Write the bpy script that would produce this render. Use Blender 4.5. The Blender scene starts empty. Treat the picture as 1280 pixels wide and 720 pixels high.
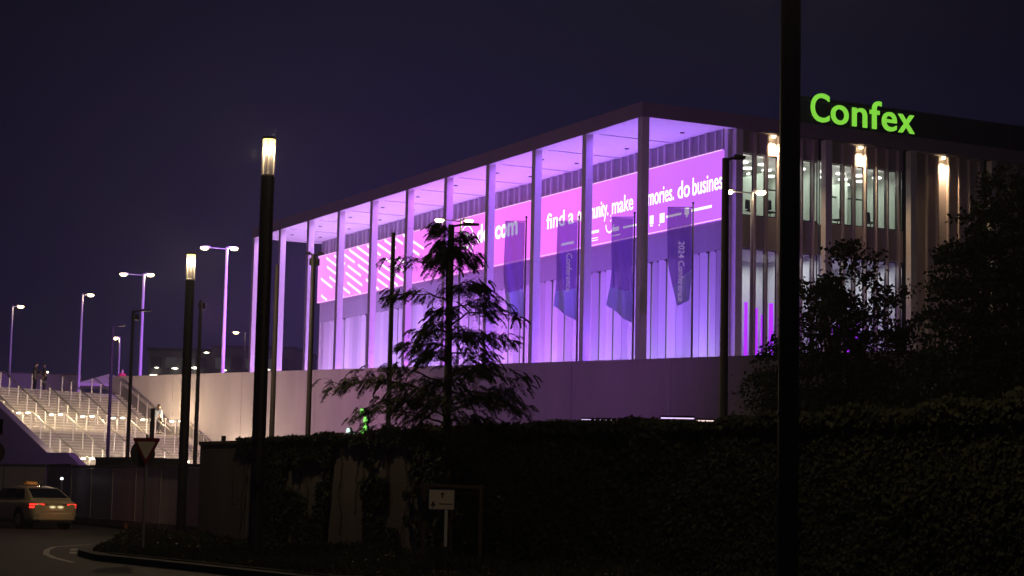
import bpy, math, random
import numpy as np
from mathutils import Vector, Matrix
R = math.radians
HAZE = .0009
sc = bpy.context.scene
COL = sc.collection
rng = random.Random(7)
nrng = np.random.default_rng(11)

# ------------------------------------------------------------------ camera
cam_d = bpy.data.cameras.new('camera'); cam = bpy.data.objects.new('camera', cam_d); COL.objects.link(cam)
cam_d.sensor_width = 36.0; cam_d.lens = 67.52; cam_d.clip_start = 0.2; cam_d.clip_end = 6000
PIT, ROL = R(6.0797), R(1.2111)
r0 = Vector((1, 0, 0)); u0 = Vector((0, -math.sin(PIT), math.cos(PIT))); fw = Vector((0, math.cos(PIT), math.sin(PIT)))
rv = r0 * math.cos(ROL) + u0 * math.sin(ROL); uv = -r0 * math.sin(ROL) + u0 * math.cos(ROL)
M = Matrix((rv, uv, -fw)).transposed().to_4x4(); M.translation = Vector((0, 0, 1.6))
cam.matrix_world = M
sc.camera = cam
sc.view_settings.view_transform = 'Standard'; sc.view_settings.look = 'None'
sc.view_settings.exposure = 0.0; sc.view_settings.gamma = 1.0
sc.cycles.use_denoising = True
sc.cycles.max_bounces = 6; sc.cycles.diffuse_bounces = 3; sc.cycles.glossy_bounces = 3
sc.cycles.transparent_max_bounces = 12; sc.cycles.sample_clamp_indirect = 4.0
sc.cycles.caustics_reflective = False; sc.cycles.caustics_refractive = False

# ------------------------------------------------------------------ night sky
w = bpy.data.worlds.new('World'); sc.world = w; w.use_nodes = True
nt = w.node_tree; nt.nodes.clear()
out = nt.nodes.new('ShaderNodeOutputWorld'); bg = nt.nodes.new('ShaderNodeBackground')
tc = nt.nodes.new('ShaderNodeTexCoord'); sx = nt.nodes.new('ShaderNodeSeparateXYZ')
rp = nt.nodes.new('ShaderNodeValToRGB')
nt.links.new(tc.outputs['Generated'], sx.inputs[0]); nt.links.new(sx.outputs['Z'], rp.inputs[0])
e = rp.color_ramp.elements
e[0].position = 0.0; e[0].color = (.0085, .0062, .0340, 1)
e[1].position = 0.7; e[1].color = (.0042, .0042, .0100, 1)
m = e.new(0.10); m.color = (.0085, .0062, .0330, 1)
m = e.new(0.24); m.color = (.0058, .0054, .0150, 1)
nt.links.new(rp.outputs[0], bg.inputs[0])
az = nt.nodes.new('ShaderNodeValToRGB')          # the city glow lies behind the hall
ad = nt.nodes.new('ShaderNodeMath'); ad.operation = 'MULTIPLY_ADD'; ad.inputs[1].default_value = .5; ad.inputs[2].default_value = .5
nt.links.new(sx.outputs['X'], ad.inputs[0]); nt.links.new(ad.outputs[0], az.inputs[0])
az.color_ramp.interpolation = 'EASE'
q = az.color_ramp.elements; q[0].position = .28; q[0].color = (.36,.36,.42,1); q[1].position = .70; q[1].color = (.42,.42,.42,1)
x_ = q.new(.49); x_.color = (1.28,1.22,1.32,1)
nt.links.new(az.outputs[0], bg.inputs[1])
nt.links.new(bg.outputs[0], out.inputs[0])

# ------------------------------------------------------------------ helpers
def prop(o, label=None, cat=None, group=None, kind=None):
    if label: o['label'] = label
    if cat: o['category'] = cat
    if group: o['group'] = group
    if kind: o['kind'] = kind
    return o

def thing(name, label, cat, loc=(0, 0, 0), rotz=0.0, group=None):
    o = bpy.data.objects.new(name, None); COL.objects.link(o)
    o.location = loc; o.rotation_euler = (0, 0, rotz); o.empty_display_size = .3
    return prop(o, label, cat, group)

class MB:
    def __init__(s): s.v = []; s.f = []
    def add(s, vs, fs):
        n = len(s.v); s.v += [tuple(v) for v in vs]; s.f += [tuple(i + n for i in f) for f in fs]; return s
    def box(s, x0, x1, y0, y1, z0, z1):
        return s.add([(x0,y0,z0),(x1,y0,z0),(x1,y1,z0),(x0,y1,z0),(x0,y0,z1),(x1,y0,z1),(x1,y1,z1),(x0,y1,z1)],
                     [(0,3,2,1),(4,5,6,7),(0,1,5,4),(1,2,6,5),(2,3,7,6),(3,0,4,7)])
    def bar(s, p0, p1, r0, r1=None, n=8, cap=True, flat=None):
        r1 = r0 if r1 is None else r1
        p0 = Vector(p0); p1 = Vector(p1); d = (p1 - p0)
        if d.length < 1e-6: return s
        d.normalize(); a = Vector((0,0,1)) if abs(d.z) < .95 else Vector((1,0,0))
        a = (a - d * a.dot(d)).normalized(); b = d.cross(a)
        ph = math.pi / n if n == 4 else 0
        vs = []
        for p, r in ((p0, r0), (p1, r1)):
            for i in range(n):
                t = 2*math.pi*i/n + ph
                k = flat if flat else 1.0
                vs.append(p + a*math.cos(t)*r*k + b*math.sin(t)*r)
        fs = [(i, (i+1) % n, n+(i+1) % n, n+i) for i in range(n)]
        if cap: fs += [tuple(reversed(range(n))), tuple(range(n, 2*n))]
        return s.add(vs, fs)
    def tube(s, pts, r, n=6):
        for i in range(len(pts)-1):
            ra = r[i] if isinstance(r, (list, tuple)) else r
            rb = r[i+1] if isinstance(r, (list, tuple)) else r
            s.bar(pts[i], pts[i+1], ra, rb, n)
        return s
    def prism(s, poly, axis, a0, a1):
        n = len(poly)
        def mk(p, a): return {'x': (a, p[0], p[1]), 'y': (p[0], a, p[1]), 'z': (p[0], p[1], a)}[axis]
        vs = [mk(p, a0) for p in poly] + [mk(p, a1) for p in poly]
        fs = [(i, (i+1) % n, n+(i+1) % n, n+i) for i in range(n)] + [tuple(reversed(range(n))), tuple(range(n, 2*n))]
        return s.add(vs, fs)
    def lathe(s, prof, c=(0,0,0), n=16):
        vs = []; m = len(prof)
        for i in range(n):
            t = 2*math.pi*i/n
            for r, z in prof: vs.append((c[0]+r*math.cos(t), c[1]+r*math.sin(t), c[2]+z))
        fs = []
        for i in range(n):
            j = (i+1) % n
            for k in range(m-1): fs.append((i*m+k, j*m+k, j*m+k+1, i*m+k+1))
        return s.add(vs, fs)
    def mesh(s, name):
        me = bpy.data.meshes.new(name); me.from_pydata(s.v, [], s.f); me.update()
        import bmesh
        bm = bmesh.new(); bm.from_mesh(me); bmesh.ops.recalc_face_normals(bm, faces=bm.faces[:]); bm.to_mesh(me); bm.free()
        return me

def obj(name, mb, mat, parent=None, bevel=0, smooth=False):
    me = mb.mesh(name) if isinstance(mb, MB) else mb
    o = bpy.data.objects.new(name, me); COL.objects.link(o)
    if mat is not None and not me.materials: me.materials.append(mat)
    if parent is not None: o.parent = parent
    if smooth:
        for p in me.polygons: p.use_smooth = True
    if bevel:
        b = o.modifiers.new('bevel', 'BEVEL'); b.width = bevel; b.segments = 2; b.limit_method = 'ANGLE'; b.angle_limit = R(40)
    return o

def share(name, src, parent, loc=(0,0,0), rotz=0):
    o = bpy.data.objects.new(name, src.data); COL.objects.link(o); o.parent = parent
    o.location = loc; o.rotation_euler = (0, 0, rotz)
    for md in src.modifiers:
        if md.type == 'BEVEL':
            b = o.modifiers.new('bevel', 'BEVEL'); b.width = md.width; b.segments = 2
    return o

def copy_tree(o, parent=None):
    c = o.copy(); COL.objects.link(c)
    if parent is not None: c.parent = parent
    for ch in list(o.children): copy_tree(ch, c)
    return c

def structure(name, mb, mat, parent=None):
    o = obj(name, mb, mat, parent); o['kind'] = 'structure'; return o

def leaves_mesh(name, C, A, B, L, W, mat, fold=.25):
    """leaf blades: centre C, long axis A, cross axis B (n,3), length L, width W (n)."""
    n = len(C); L = L[:, None]; W = W[:, None]
    N = np.cross(A, B)
    base = C - A*L*.5; tip = C + A*L*.5
    l = C + B*W*.5 + N*W*fold - A*L*.05; r = C - B*W*.5 + N*W*fold - A*L*.05
    V = np.stack([base, l, tip, r], 1).reshape(-1, 3)
    me = bpy.data.meshes.new(name)
    me.vertices.add(4*n); me.vertices.foreach_set('co', V.astype(np.float32).ravel())
    idx = (np.arange(n)*4)[:, None]
    tri = np.concatenate([idx+np.array([0,1,2]), idx+np.array([0,2,3])], 1).reshape(-1)
    me.loops.add(6*n); me.loops.foreach_set('vertex_index', tri.astype(np.int32))
    me.polygons.add(2*n); me.polygons.foreach_set('loop_start', (np.arange(2*n)*3).astype(np.int32))
    me.polygons.foreach_set('loop_total', np.full(2*n, 3, np.int32))
    me.update(); me.validate(); me.materials.append(mat)
    return me

def unit(v): return v / np.maximum(np.linalg.norm(v, axis=-1, keepdims=True), 1e-9)

# ------------------------------------------------------------------ materials
def mat(name, col, rough=.6, metal=0.0, noise=0.0, nscale=3.0, bump=0.0, bscale=None, streak=False, spec=.5, col2=None, coat=0.0):
    m = bpy.data.materials.new(name); m.use_nodes = True; nt = m.node_tree
    b = nt.nodes['Principled BSDF']; b.inputs['Base Color'].default_value = (*col, 1)
    b.inputs['Roughness'].default_value = rough; b.inputs['Metallic'].default_value = metal
    b.inputs['Specular IOR Level'].default_value = spec
    if coat: b.inputs['Coat Weight'].default_value = coat; b.inputs['Coat Roughness'].default_value = .1
    if noise or bump:
        tc = nt.nodes.new('ShaderNodeTexCoord'); mp = nt.nodes.new('ShaderNodeMapping')
        nt.links.new(tc.outputs['Object'], mp.inputs[0])
        if streak: mp.inputs['Scale'].default_value = (1, 1, .12)
        nz = nt.nodes.new('ShaderNodeTexNoise'); nz.inputs['Scale'].default_value = nscale
        nz.inputs['Detail'].default_value = 8; nz.inputs['Roughness'].default_value = .62
        nt.links.new(mp.outputs[0], nz.inputs['Vector'])
        if noise:
            rr = nt.nodes.new('ShaderNodeValToRGB')
            c2 = col2 if col2 else tuple(c*(1-noise) for c in col)
            rr.color_ramp.elements[0].position = .32; rr.color_ramp.elements[0].color = (*c2, 1)
            rr.color_ramp.elements[1].position = .68; rr.color_ramp.elements[1].color = (*col, 1)
            nt.links.new(nz.outputs['Fac'], rr.inputs[0]); nt.links.new(rr.outputs[0], b.inputs['Base Color'])
        if bump:
            nb = nt.nodes.new('ShaderNodeTexNoise'); nb.inputs['Scale'].default_value = bscale or nscale*8
            nb.inputs['Detail'].default_value = 6
            nt.links.new(tc.outputs['Object'], nb.inputs['Vector'])
            bp = nt.nodes.new('ShaderNodeBump'); bp.inputs['Strength'].default_value = bump; bp.inputs['Distance'].default_value = .03
            nt.links.new(nb.outputs['Fac'], bp.inputs['Height']); nt.links.new(bp.outputs[0], b.inputs['Normal'])
    return m

def emit(name, col, s):
    m = bpy.data.materials.new(name); m.use_nodes = True; nt = m.node_tree; nt.nodes.clear()
    o = nt.nodes.new('ShaderNodeOutputMaterial'); e = nt.nodes.new('ShaderNodeEmission')
    e.inputs[0].default_value = (*col, 1); e.inputs[1].default_value = s
    nt.links.new(e.outputs[0], o.inputs[0]); return m

def leafmat(name, c1, c2, trans=.25, rough=.5):
    m = bpy.data.materials.new(name); m.use_nodes = True; nt = m.node_tree
    b = nt.nodes['Principled BSDF']; b.inputs['Roughness'].default_value = rough
    b.inputs['Specular IOR Level'].default_value = .22
    g = nt.nodes.new('ShaderNodeNewGeometry'); rr = nt.nodes.new('ShaderNodeValToRGB')
    rr.color_ramp.elements[0].color = (*c1, 1); rr.color_ramp.elements[1].color = (*c2, 1)
    nt.links.new(g.outputs['Random Per Island'], rr.inputs[0]); nt.links.new(rr.outputs[0], b.inputs['Base Color'])
    t = nt.nodes.new('ShaderNodeBsdfTranslucent'); nt.links.new(rr.outputs[0], t.inputs[0])
    mx = nt.nodes.new('ShaderNodeMixShader'); mx.inputs[0].default_value = trans
    o = nt.nodes['Material Output']
    nt.links.new(b.outputs[0], mx.inputs[1]); nt.links.new(t.outputs[0], mx.inputs[2]); nt.links.new(mx.outputs[0], o.inputs[0])
    return m

def glassmat(name, tint=(1,1,1), refl=.12, rough=.03):
    m = bpy.data.materials.new(name); m.use_nodes = True; nt = m.node_tree; nt.nodes.clear()
    o = nt.nodes.new('ShaderNodeOutputMaterial'); t = nt.nodes.new('ShaderNodeBsdfTransparent'); t.inputs[0].default_value = (*tint, 1)
    g = nt.nodes.new('ShaderNodeBsdfGlossy'); g.inputs['Roughness'].default_value = rough
    f = nt.nodes.new('ShaderNodeFresnel'); f.inputs[0].default_value = 1.45
    mx = nt.nodes.new('ShaderNodeMixShader')
    nt.links.new(f.outputs[0], mx.inputs[0]); nt.links.new(t.outputs[0], mx.inputs[1]); nt.links.new(g.outputs[0], mx.inputs[2])
    nt.links.new(mx.outputs[0], o.inputs[0]); return m

m_asphalt = mat('asphalt', (.052,.048,.052), .75, noise=.35, nscale=.7, bump=.5, bscale=60)
m_kerb = mat('kerb_concrete', (.06,.056,.06), .85, noise=.3, nscale=4, bump=.3)
m_soil = mat('soil_and_scrub', (.018,.017,.012), .95, noise=.5, nscale=3, bump=1, bscale=9)
m_facade = mat('pale_facade_concrete', (.62,.60,.58), .62, noise=.10, nscale=1.2, bump=.08)
m_panel = mat('pale_metal_cladding', (.50,.49,.50), .5, noise=.12, nscale=.9, streak=True, metal=.0)
m_panel2 = mat('darker_metal_cladding', (.30,.29,.31), .5, noise=.15, nscale=.9, streak=True)
m_panel3 = mat('pale_cladding_lighter', (.60,.59,.60), .5, noise=.14, nscale=.8, streak=True)
m_panel4 = mat('pale_cladding_greyer', (.40,.39,.41), .5, noise=.14, nscale=1.1, streak=True)
m_soffit = mat('white_soffit', (.72,.71,.72), .7, noise=.05, nscale=1)
m_bronze = mat('bronze_cladding', (.46,.40,.39), .45, metal=.1, noise=.18, nscale=.8, streak=True)
m_fin = mat('bronze_fin', (.62,.54,.48), .4, metal=.1, noise=.1, nscale=1.5)
m_roof = mat('dark_roof_membrane', (.022,.022,.03), .9, noise=.2)
m_wall = mat('smooth_retaining_wall', (.50,.46,.47), .8, noise=.22, nscale=.9, streak=True, bump=.06)
m_stair = mat('light_granite_steps', (.55,.52,.49), .75, noise=.18, nscale=5, bump=.1)
m_riser = mat('granite_riser', (.42,.39,.37), .8, noise=.2, nscale=5)
m_nosing = mat('pale_granite_nosing', (.66,.63,.60), .7, noise=.15, nscale=6)
m_steel = mat('brushed_steel', (.55,.54,.53), .35, metal=.9, noise=.1)
m_galv = mat('galvanised_pole', (.38,.37,.38), .45, metal=.55, noise=.15, nscale=2)
m_paintpole = mat('white_painted_mast', (.70,.68,.70), .45, noise=.08, nscale=2)
m_midpole = mat('dull_grey_pole', (.10,.085,.10), .55, noise=.2, nscale=2)
m_darkpole = mat('anthracite_pole', (.045,.042,.048), .45, noise=.3, nscale=3)
m_foreconc = mat('weathered_concrete', (.29,.245,.235), .9, noise=.35, nscale=1.0, streak=True, bump=.5, bscale=14)
m_coping = mat('concrete_coping', (.24,.20,.18), .9, noise=.3, nscale=3, bump=.4)
m_hoard = mat('painted_hoarding_sheet', (.60,.55,.62), .45, noise=.25, nscale=1.1, streak=True)
m_hoarddk = mat('grimy_hoarding_rail', (.16,.15,.17), .6, noise=.3)
m_bark = mat('bark', (.075,.058,.045), .9, noise=.4, nscale=8, bump=.8, bscale=30)
m_wood = mat('weathered_stake_wood', (.12,.085,.06), .85, noise=.4, nscale=9, bump=.4)
m_leaf1 = leafmat('feathery_leaf', (.03,.045,.02), (.06,.085,.035), .3)
m_leaf2 = leafmat('broad_leaf', (.028,.048,.018), (.06,.09,.03), .2, .4)
m_ivy = leafmat('ivy_leaf', (.025,.038,.018), (.055,.065,.032), .1, .62)
m_scrub = leafmat('scrub_leaf', (.03,.04,.018), (.07,.075,.03), .2)
m_white = mat('white_paint', (.8,.8,.8), .5, noise=.1)
m_mark = mat('worn_road_marking', (.62,.60,.58), .7, noise=.6, nscale=6)
m_red = mat('sign_red', (.22,.015,.015), .4)
m_signface = mat('sign_face', (.78,.70,.56), .4, noise=.08, nscale=4)
m_black = mat('black_print', (.02,.02,.02), .5)
m_rubber = mat('rubber', (.02,.02,.02), .85)
m_glass = glassmat('window_glass')
m_dglass = mat('dark_car_glass', (.012,.012,.014), .05, spec=.8)
m_taxi = mat('ivory_car_paint', (.62,.53,.34), .25, noise=.04, coat=.8)
m_interior = mat('office_wall', (.66,.72,.66), .8, noise=.08, nscale=.6)
m_intfloor = mat('office_floor', (.22,.21,.2), .7)
m_chair = mat('office_chair_fabric', (.03,.03,.035), .8)
m_darkroof = mat('dark_kiosk_cladding', (.045,.043,.05), .6, noise=.2)
m_canvas = mat('umbrella_canvas', (.66,.58,.62), .85, noise=.1, nscale=5)
m_farbld = mat('far_building_wall', (.06,.055,.06), .8, noise=.2, nscale=.3)
e_warm = emit('warm_lamp_glow', (1,.66,.22), 3.6)
e_warmhead = emit('warm_street_light', (1,.74,.38), 22)
m_reveal = mat('lit_white_reveal', (.85,.84,.86), .5)
e_rail = emit('rail_light', (1,.86,.62), 14)
e_green = emit('green_disc_glow', (.30,1,.16), 1.15)
e_whited = emit('white_disc_glow', (.72,1,.86), 1.2)
e_letter = emit('green_sign_glow', (.235,.72,.055), 1.0)
e_ceil = emit('ceiling_luminaire', (1,.98,.88), 4.0)
e_slot = emit('slot_strip_glow', (.66,.60,.72), .5)
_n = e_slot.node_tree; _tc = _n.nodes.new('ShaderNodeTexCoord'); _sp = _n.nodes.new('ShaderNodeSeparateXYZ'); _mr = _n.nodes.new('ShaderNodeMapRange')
_n.links.new(_tc.outputs['Object'], _sp.inputs[0]); _n.links.new(_sp.outputs['Z'], _mr.inputs['Value'])      # glow painted into the slot strips, strongest at floor level
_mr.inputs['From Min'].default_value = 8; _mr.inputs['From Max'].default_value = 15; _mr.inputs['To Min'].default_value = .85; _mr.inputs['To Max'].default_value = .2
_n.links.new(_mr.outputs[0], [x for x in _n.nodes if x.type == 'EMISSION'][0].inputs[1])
e_strip = emit('pale_violet_light_strip', (.75,.55,1), 1.5)
e_tail = emit('tail_light_glow', (1,.03,.02), 2.6)
e_plate = emit('plate_light', (1,.8,.42), .9)
e_purple = emit('purple_led_curtain', (.36,.02,1), 1.8)
e_hall = emit('hall_back_wall_glow', (.78,.80,.78), .55)
e_text = emit('led_white_print', (1,.95,1), 1.9)
e_far = emit('far_window_glow', (1,.95,.72), 5)
e_fardim = emit('far_dim_window', (.6,.6,.55), .045)
e_down = emit('downlight_lens', (1,.78,.45), 16)

# ------------------------------------------------------------------ frames of reference
TH = R(27.3756)                       # building: local x along the right-hand front, local y along the long lit front
BX, BY = 6.735, 100.452
TS = R(-39.19)                        # stair and retaining wall: local x runs down the stairs
SX, SY = -23.12, 117.40
def bw(x, y, z):
    return Vector((BX + x*math.cos(TH) - y*math.sin(TH), BY + x*math.sin(TH) + y*math.cos(TH), z))
def sw(x, y, z):
    return Vector((SX + x*math.cos(TS) - y*math.sin(TS), SY + x*math.sin(TS) + y*math.cos(TS), z))

def add_light(kind, name, loc, energy, col, parent=None, size=.3, size_y=None, aim=None, spot=60, blend=.6, spread=None):
    d = bpy.data.lights.new(name, kind); d.energy = energy; d.color = col
    if kind == 'AREA':
        d.shape = 'RECTANGLE'; d.size = size; d.size_y = size_y or size
        if spread: d.spread = R(spread)
    else: d.shadow_soft_size = size
    if kind == 'SPOT': d.spot_size = R(spot); d.spot_blend = blend
    o = bpy.data.objects.new(name, d); COL.objects.link(o)
    o.location = loc
    if aim is not None and size_y and size_y > size*3:          # long lamp: its long side runs along the facade
        zz = -(Vector(aim) - Vector(loc)).normalized(); yy = (Vector((0,1,0)) - zz*zz.y).normalized(); xx = yy.cross(zz)
        o.rotation_euler = Matrix((xx, yy, zz)).transposed().to_euler()
    elif aim is not None:
        o.rotation_euler = (Vector(aim) - Vector(loc)).to_track_quat('-Z', 'Y').to_euler()
    if parent is not None: o.parent = parent
    return o

# ================================================================== GROUND
g = MB(); S = 2500
g.add([(-S,-200,0),(S,-200,0),(S,S,0),(-S,S,0)], [(0,1,2,3)])
structure('road', g, m_asphalt)
# kerbed island in front of the wall
isl = [(-9.15,41.9),(-8.4,40.0),(-6.2,37.2),(-3.6,33.0),(2.5,22.0),(10.0,12.0),(16.0,12.0),(-7.9,49.9),(-10.4,55.2),(-11.3,55.5),(-11.1,52.5)]
isl = [(-9.55,43.2),(-8.6,40.6),(-6.2,37.0),(-3.4,32.6),(2.6,22.0),(9.5,12.0),(13.5,12.0),(-8.2,51.3),(-9.6,55.4),(-10.6,55.2),(-10.35,49.0)]
k = MB().prism(isl, 'z', .004, .13); structure('kerbed_island', k, m_kerb)
cx = sum(p[0] for p in isl)/len(isl)
inner = [(p[0]*.985 + (-3)*.015, p[1] - .0) for p in isl]
inner = [(-9.2,43.4),(-8.4,41.1),(-6.05,37.4),(-3.2,33.0),(2.85,22.3),(9.8,12.3),(13.1,12.3),(-8.3,51.0),(-9.7,55.1),(-10.3,54.9),(-10.05,49.0)]
structure('planted_soil', MB().prism(inner, 'z', .134, .15), m_soil)
# painted arc round the island tip
arc = [(-9.3,52.9),(-10.3,52.1),(-11.1,50.6),(-11.35,48.6),(-10.95,46.2),(-10.35,43.6),(-9.7,41.6),(-8.8,39.4)]
def ribbon(pts, wd, z):
    mb = MB(); n = len(pts); L = []
    for i, p in enumerate(pts):
        a = Vector(pts[max(i-1,0)]); b = Vector(pts[min(i+1,n-1)]); d = (b-a).normalized(); nn = Vector((-d.y, d.x))
        L.append((Vector(p)+nn*wd/2, Vector(p)-nn*wd/2))
    vs = [(q.x, q.y, z) for pr in L for q in pr]
    return mb.add(vs, [(2*i, 2*i+1, 2*i+3, 2*i+2) for i in range(n-1)])
structure('painted_road_line', ribbon(arc, .14, .005), m_mark)
for (a, b) in (((-10.6,47.6),(-10.35,46.3)), ((-10.15,45.4),(-9.9,44.3)), ((-10.45,50.6),(-10.6,49.3))):
    structure('painted_road_dash', ribbon([a, b], .16, .0055), m_mark)
structure('lane_line', ribbon([(-22,66.5),(-16.9,68.6)], .18, .005), m_mark)
structure('footway', MB().prism([(-60,75.5),(-17.9,77.4),(-9.2,60.6),(-8.2,60.6),(-8.2,90),(-60,90)], 'z', .004, .12), m_kerb)

# ================================================================== TERRACE, RETAINING WALL, STAIRS
ST = R(-39.19)
terr = bpy.data.objects.new('raised_plaza', MB().prism([(-.9,.42),(95,.42),(95,150),(-130,150),(-130,-70),(-.9,-70)], 'z', .006, 7.05).mesh('raised_plaza'))
COL.objects.link(terr); terr.location = (SX, SY, 0); terr.rotation_euler = (0,0,ST); terr['kind'] = 'structure'
terr.data.materials.append(m_stair)

rw = thing('retaining_wall', 'long smooth pale retaining wall below the lit hall, stairs against its left end', 'wall', (SX,SY,0), ST)
x = -2.2
while x < 84:                                                # cast panels, butted with fine joints
    x1 = x + 6.0
    p = obj('wall_panel', MB().box(x+.012, x1-.012, 0, .40, .01, 8.05), m_wall, rw)
    c = obj('coping', MB().box(x+.004, x1-.004, -.03, .44, 8.053, 8.20), m_wall, rw)
    x = x1
obj('skirting', MB().prism([(-.9,7.02),(3.55,4.55),(5.4,4.55),(9.8,2.08),(11.2,2.08),(14.6,.2),(14.6,.75),(11.4,2.62),(9.95,2.62),(5.5,5.1),(3.7,5.1),(-.75,7.6)], 'y', -.06, -.004), mat('grey_skirting', (.16,.15,.15), .8), rw)

stairs = thing('stairs', 'wide pale granite outdoor stairs in long flights leading up to the plaza', 'stairs', (SX,SY,0), ST)
def step_mesh(dep, h): return MB().box(0, dep, -13.05, -.065, -h, 0)
treads = []
z = 7.05; x = -.9
n1 = 15; rise = 2.48/n1; go = 4.40/n1
def flight(x, z, n, rise, go):
    for i in range(n):
        z -= rise
        if i < n-1:
            o = obj('step', MB().box(x, x+go-.002, -13.05, -.065, max(z-.55,.01), z-.045), m_riser, stairs)
            obj('nosing', MB().box(x, x+go+.028, -13.05, -.065, z-.044, z), m_nosing, o); x += go
    return x, z
x, z = flight(-.895, 7.05, 15, rise, go)     # steps of the top flight
obj('landing', MB().box(x, x+1.55, -13.05, -.065, z-.6, z), m_stair, stairs); x += 1.552
x, z = flight(x, z, 15, rise, go)
obj('landing', MB().box(x, x+1.55, -13.05, -.065, z-.6, z), m_stair, stairs); x += 1.552
x, z = flight(x, z, 12, 2.08/12, go)
# rails
def rail(y, idx):
    t = thing('stair_handrail', '', 'handrail', sw(0,y,0), ST, 'steel handrails down the stairs')
    zr = .90
    pts = [(-.95,7.05+zr),(-.55,7.05+zr),(3.75,4.57+zr),(5.2,4.57+zr),(9.55,2.09+zr),(10.95,2.09+zr),(14.4,.1+zr)]
    obj('top_rail', MB().tube([(a,0,b) for a,b in pts], .035, 8), m_steel, t)
    obj('lower_rail', MB().tube([(a,.05,b-.13) for a,b in pts], .016, 6), m_steel, t)
    def floor(a):
        if a < -.6: return 7.05
        if a < 3.55: return 7.05 - (a+.9)/.2933*rise - .0
        if a < 5.2: return 4.57
        if a < 9.5: return 4.57 - (a-5.0)/.2933*rise
        if a < 10.9: return 2.09
        return max(0, 2.09-(a-10.9)/.2933*.173)
    def top(a):
        for (a0,b0),(a1,b1) in zip(pts, pts[1:]):
            if a0 <= a <= a1: return b0+(b1-b0)*(a-a0)/(a1-a0)
        return pts[-1][1]
    for a in (-.85,.0,.86,1.72,2.58,3.44,4.35,5.15,6.0,6.87,7.73,8.6,9.5,10.3,10.95,11.9,12.9,13.9):
        tp = top(a)
        obj('post', MB().box(a-.012, a+.012, -.035, .035, max(floor(a)-.05, 0.02), tp-.02), m_paintpole, t)
    for a, b in ((3.98,4.57),(4.80,4.57),(9.75,2.09),(10.5,2.09)):
        lt = obj('rail_light', MB().box(a-.13, a+.13, -.04, .04, b+zr-.10, b+zr-.045), e_rail, t)
    add_light('POINT', 'rail_lamp', (4.9,-1.1,4.57+zr+.2), 160, (1,.74,.42), t, .12)
    add_light('POINT', 'rail_lamp', (10.5,-1.1,2.09+zr+.2), 160, (1,.78,.48), t, .12)
    return t
names = ['steel handrail right against the retaining wall, rightmost on the stairs', 'steel handrail on the stairs behind the dark pole, next to the wall-side one',
         'middle steel handrail, starting left of the pink umbrella', 'steel handrail running down from below the two standing people',
         'steel handrail starting at the left plaza lamp mast', 'leftmost steel handrail, just inside the violet-topped parapet']
for i, y in enumerate((-.15,-2.35,-4.55,-6.75,-8.95,-11.15)):
    t = rail(y, i); t['label'] = names[i]

par = thing('stair_parapet', 'solid parapet wall on the left edge of the stairs, violet light along its sloping top', 'wall', sw(0,-13.3,0), ST)
prof = [(-4,.01),(14.2,.01),(14.2,1.3),(11.15,3.12),(9.5,3.12),(2.4,7.15),(-.9,8.9),(-4,8.9)]
obj('wall_body', MB().prism(prof, 'y', -.02, .24), mat('rendered_parapet', (.36,.34,.37), .8, noise=.1, nscale=1.2), par)
cap = MB()
for (a,b),(c,d) in zip([(14.2,1.3),(11.15,3.12),(9.5,3.12),(2.4,7.15),(-.9,8.9)], [(11.15,3.12),(9.5,3.12),(2.4,7.15),(-.9,8.9),(-4,8.9)]):
    cap.prism([(a,b+.003),(c,d+.003),(c,d+.06),(a,b+.06)], 'y', -.03, .45)
obj('parapet_cap', cap, m_wall, par)

# wall at the back of the plaza
pbw = thing('plaza_back_wall', 'low violet-lit wall across the back of the plaza behind the two people', 'wall', (-37.9,170,7.05), R(10))
for i in range(5):
    obj('wall_panel', MB().box(-4.0*(i+1)+.01, -4.0*i-.01, -.2, .2, 0, 4.05), m_wall, pbw)
    obj('coping', MB().box(-4.0*(i+1)+.005, -4.0*i-.005, -.26, .26, 4.053, 4.16), m_coping, pbw)

# ================================================================== THE HALL
hall = thing('exhibition_hall', 'large flat-roofed hall with tall slim columns and a violet-lit open portico', 'building', (BX,BY,0), TH)
ZS = 21.61
# columns with butt joints at every lift
cm = MB()
for a, b in ((7.06,11.0),(11.02,15.0),(15.02,19.0),(19.02,ZS-.004)): cm.box(0,.45,0,.45,a,b)
for a in (11.0,15.0,19.0): cm.box(.012,.438,.012,.438,a,a+.02)
colo = obj('column', cm, m_facade, hall, bevel=.012)
for kx in range(1, 11): share('column', colo, hall, (0, 6*kx, 0))
for kx in range(1, 8): share('column', colo, hall, (6*kx, 0, 0))
for kx in range(1, 4): share('column', colo, hall, (6*kx, 60, 0))
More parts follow.
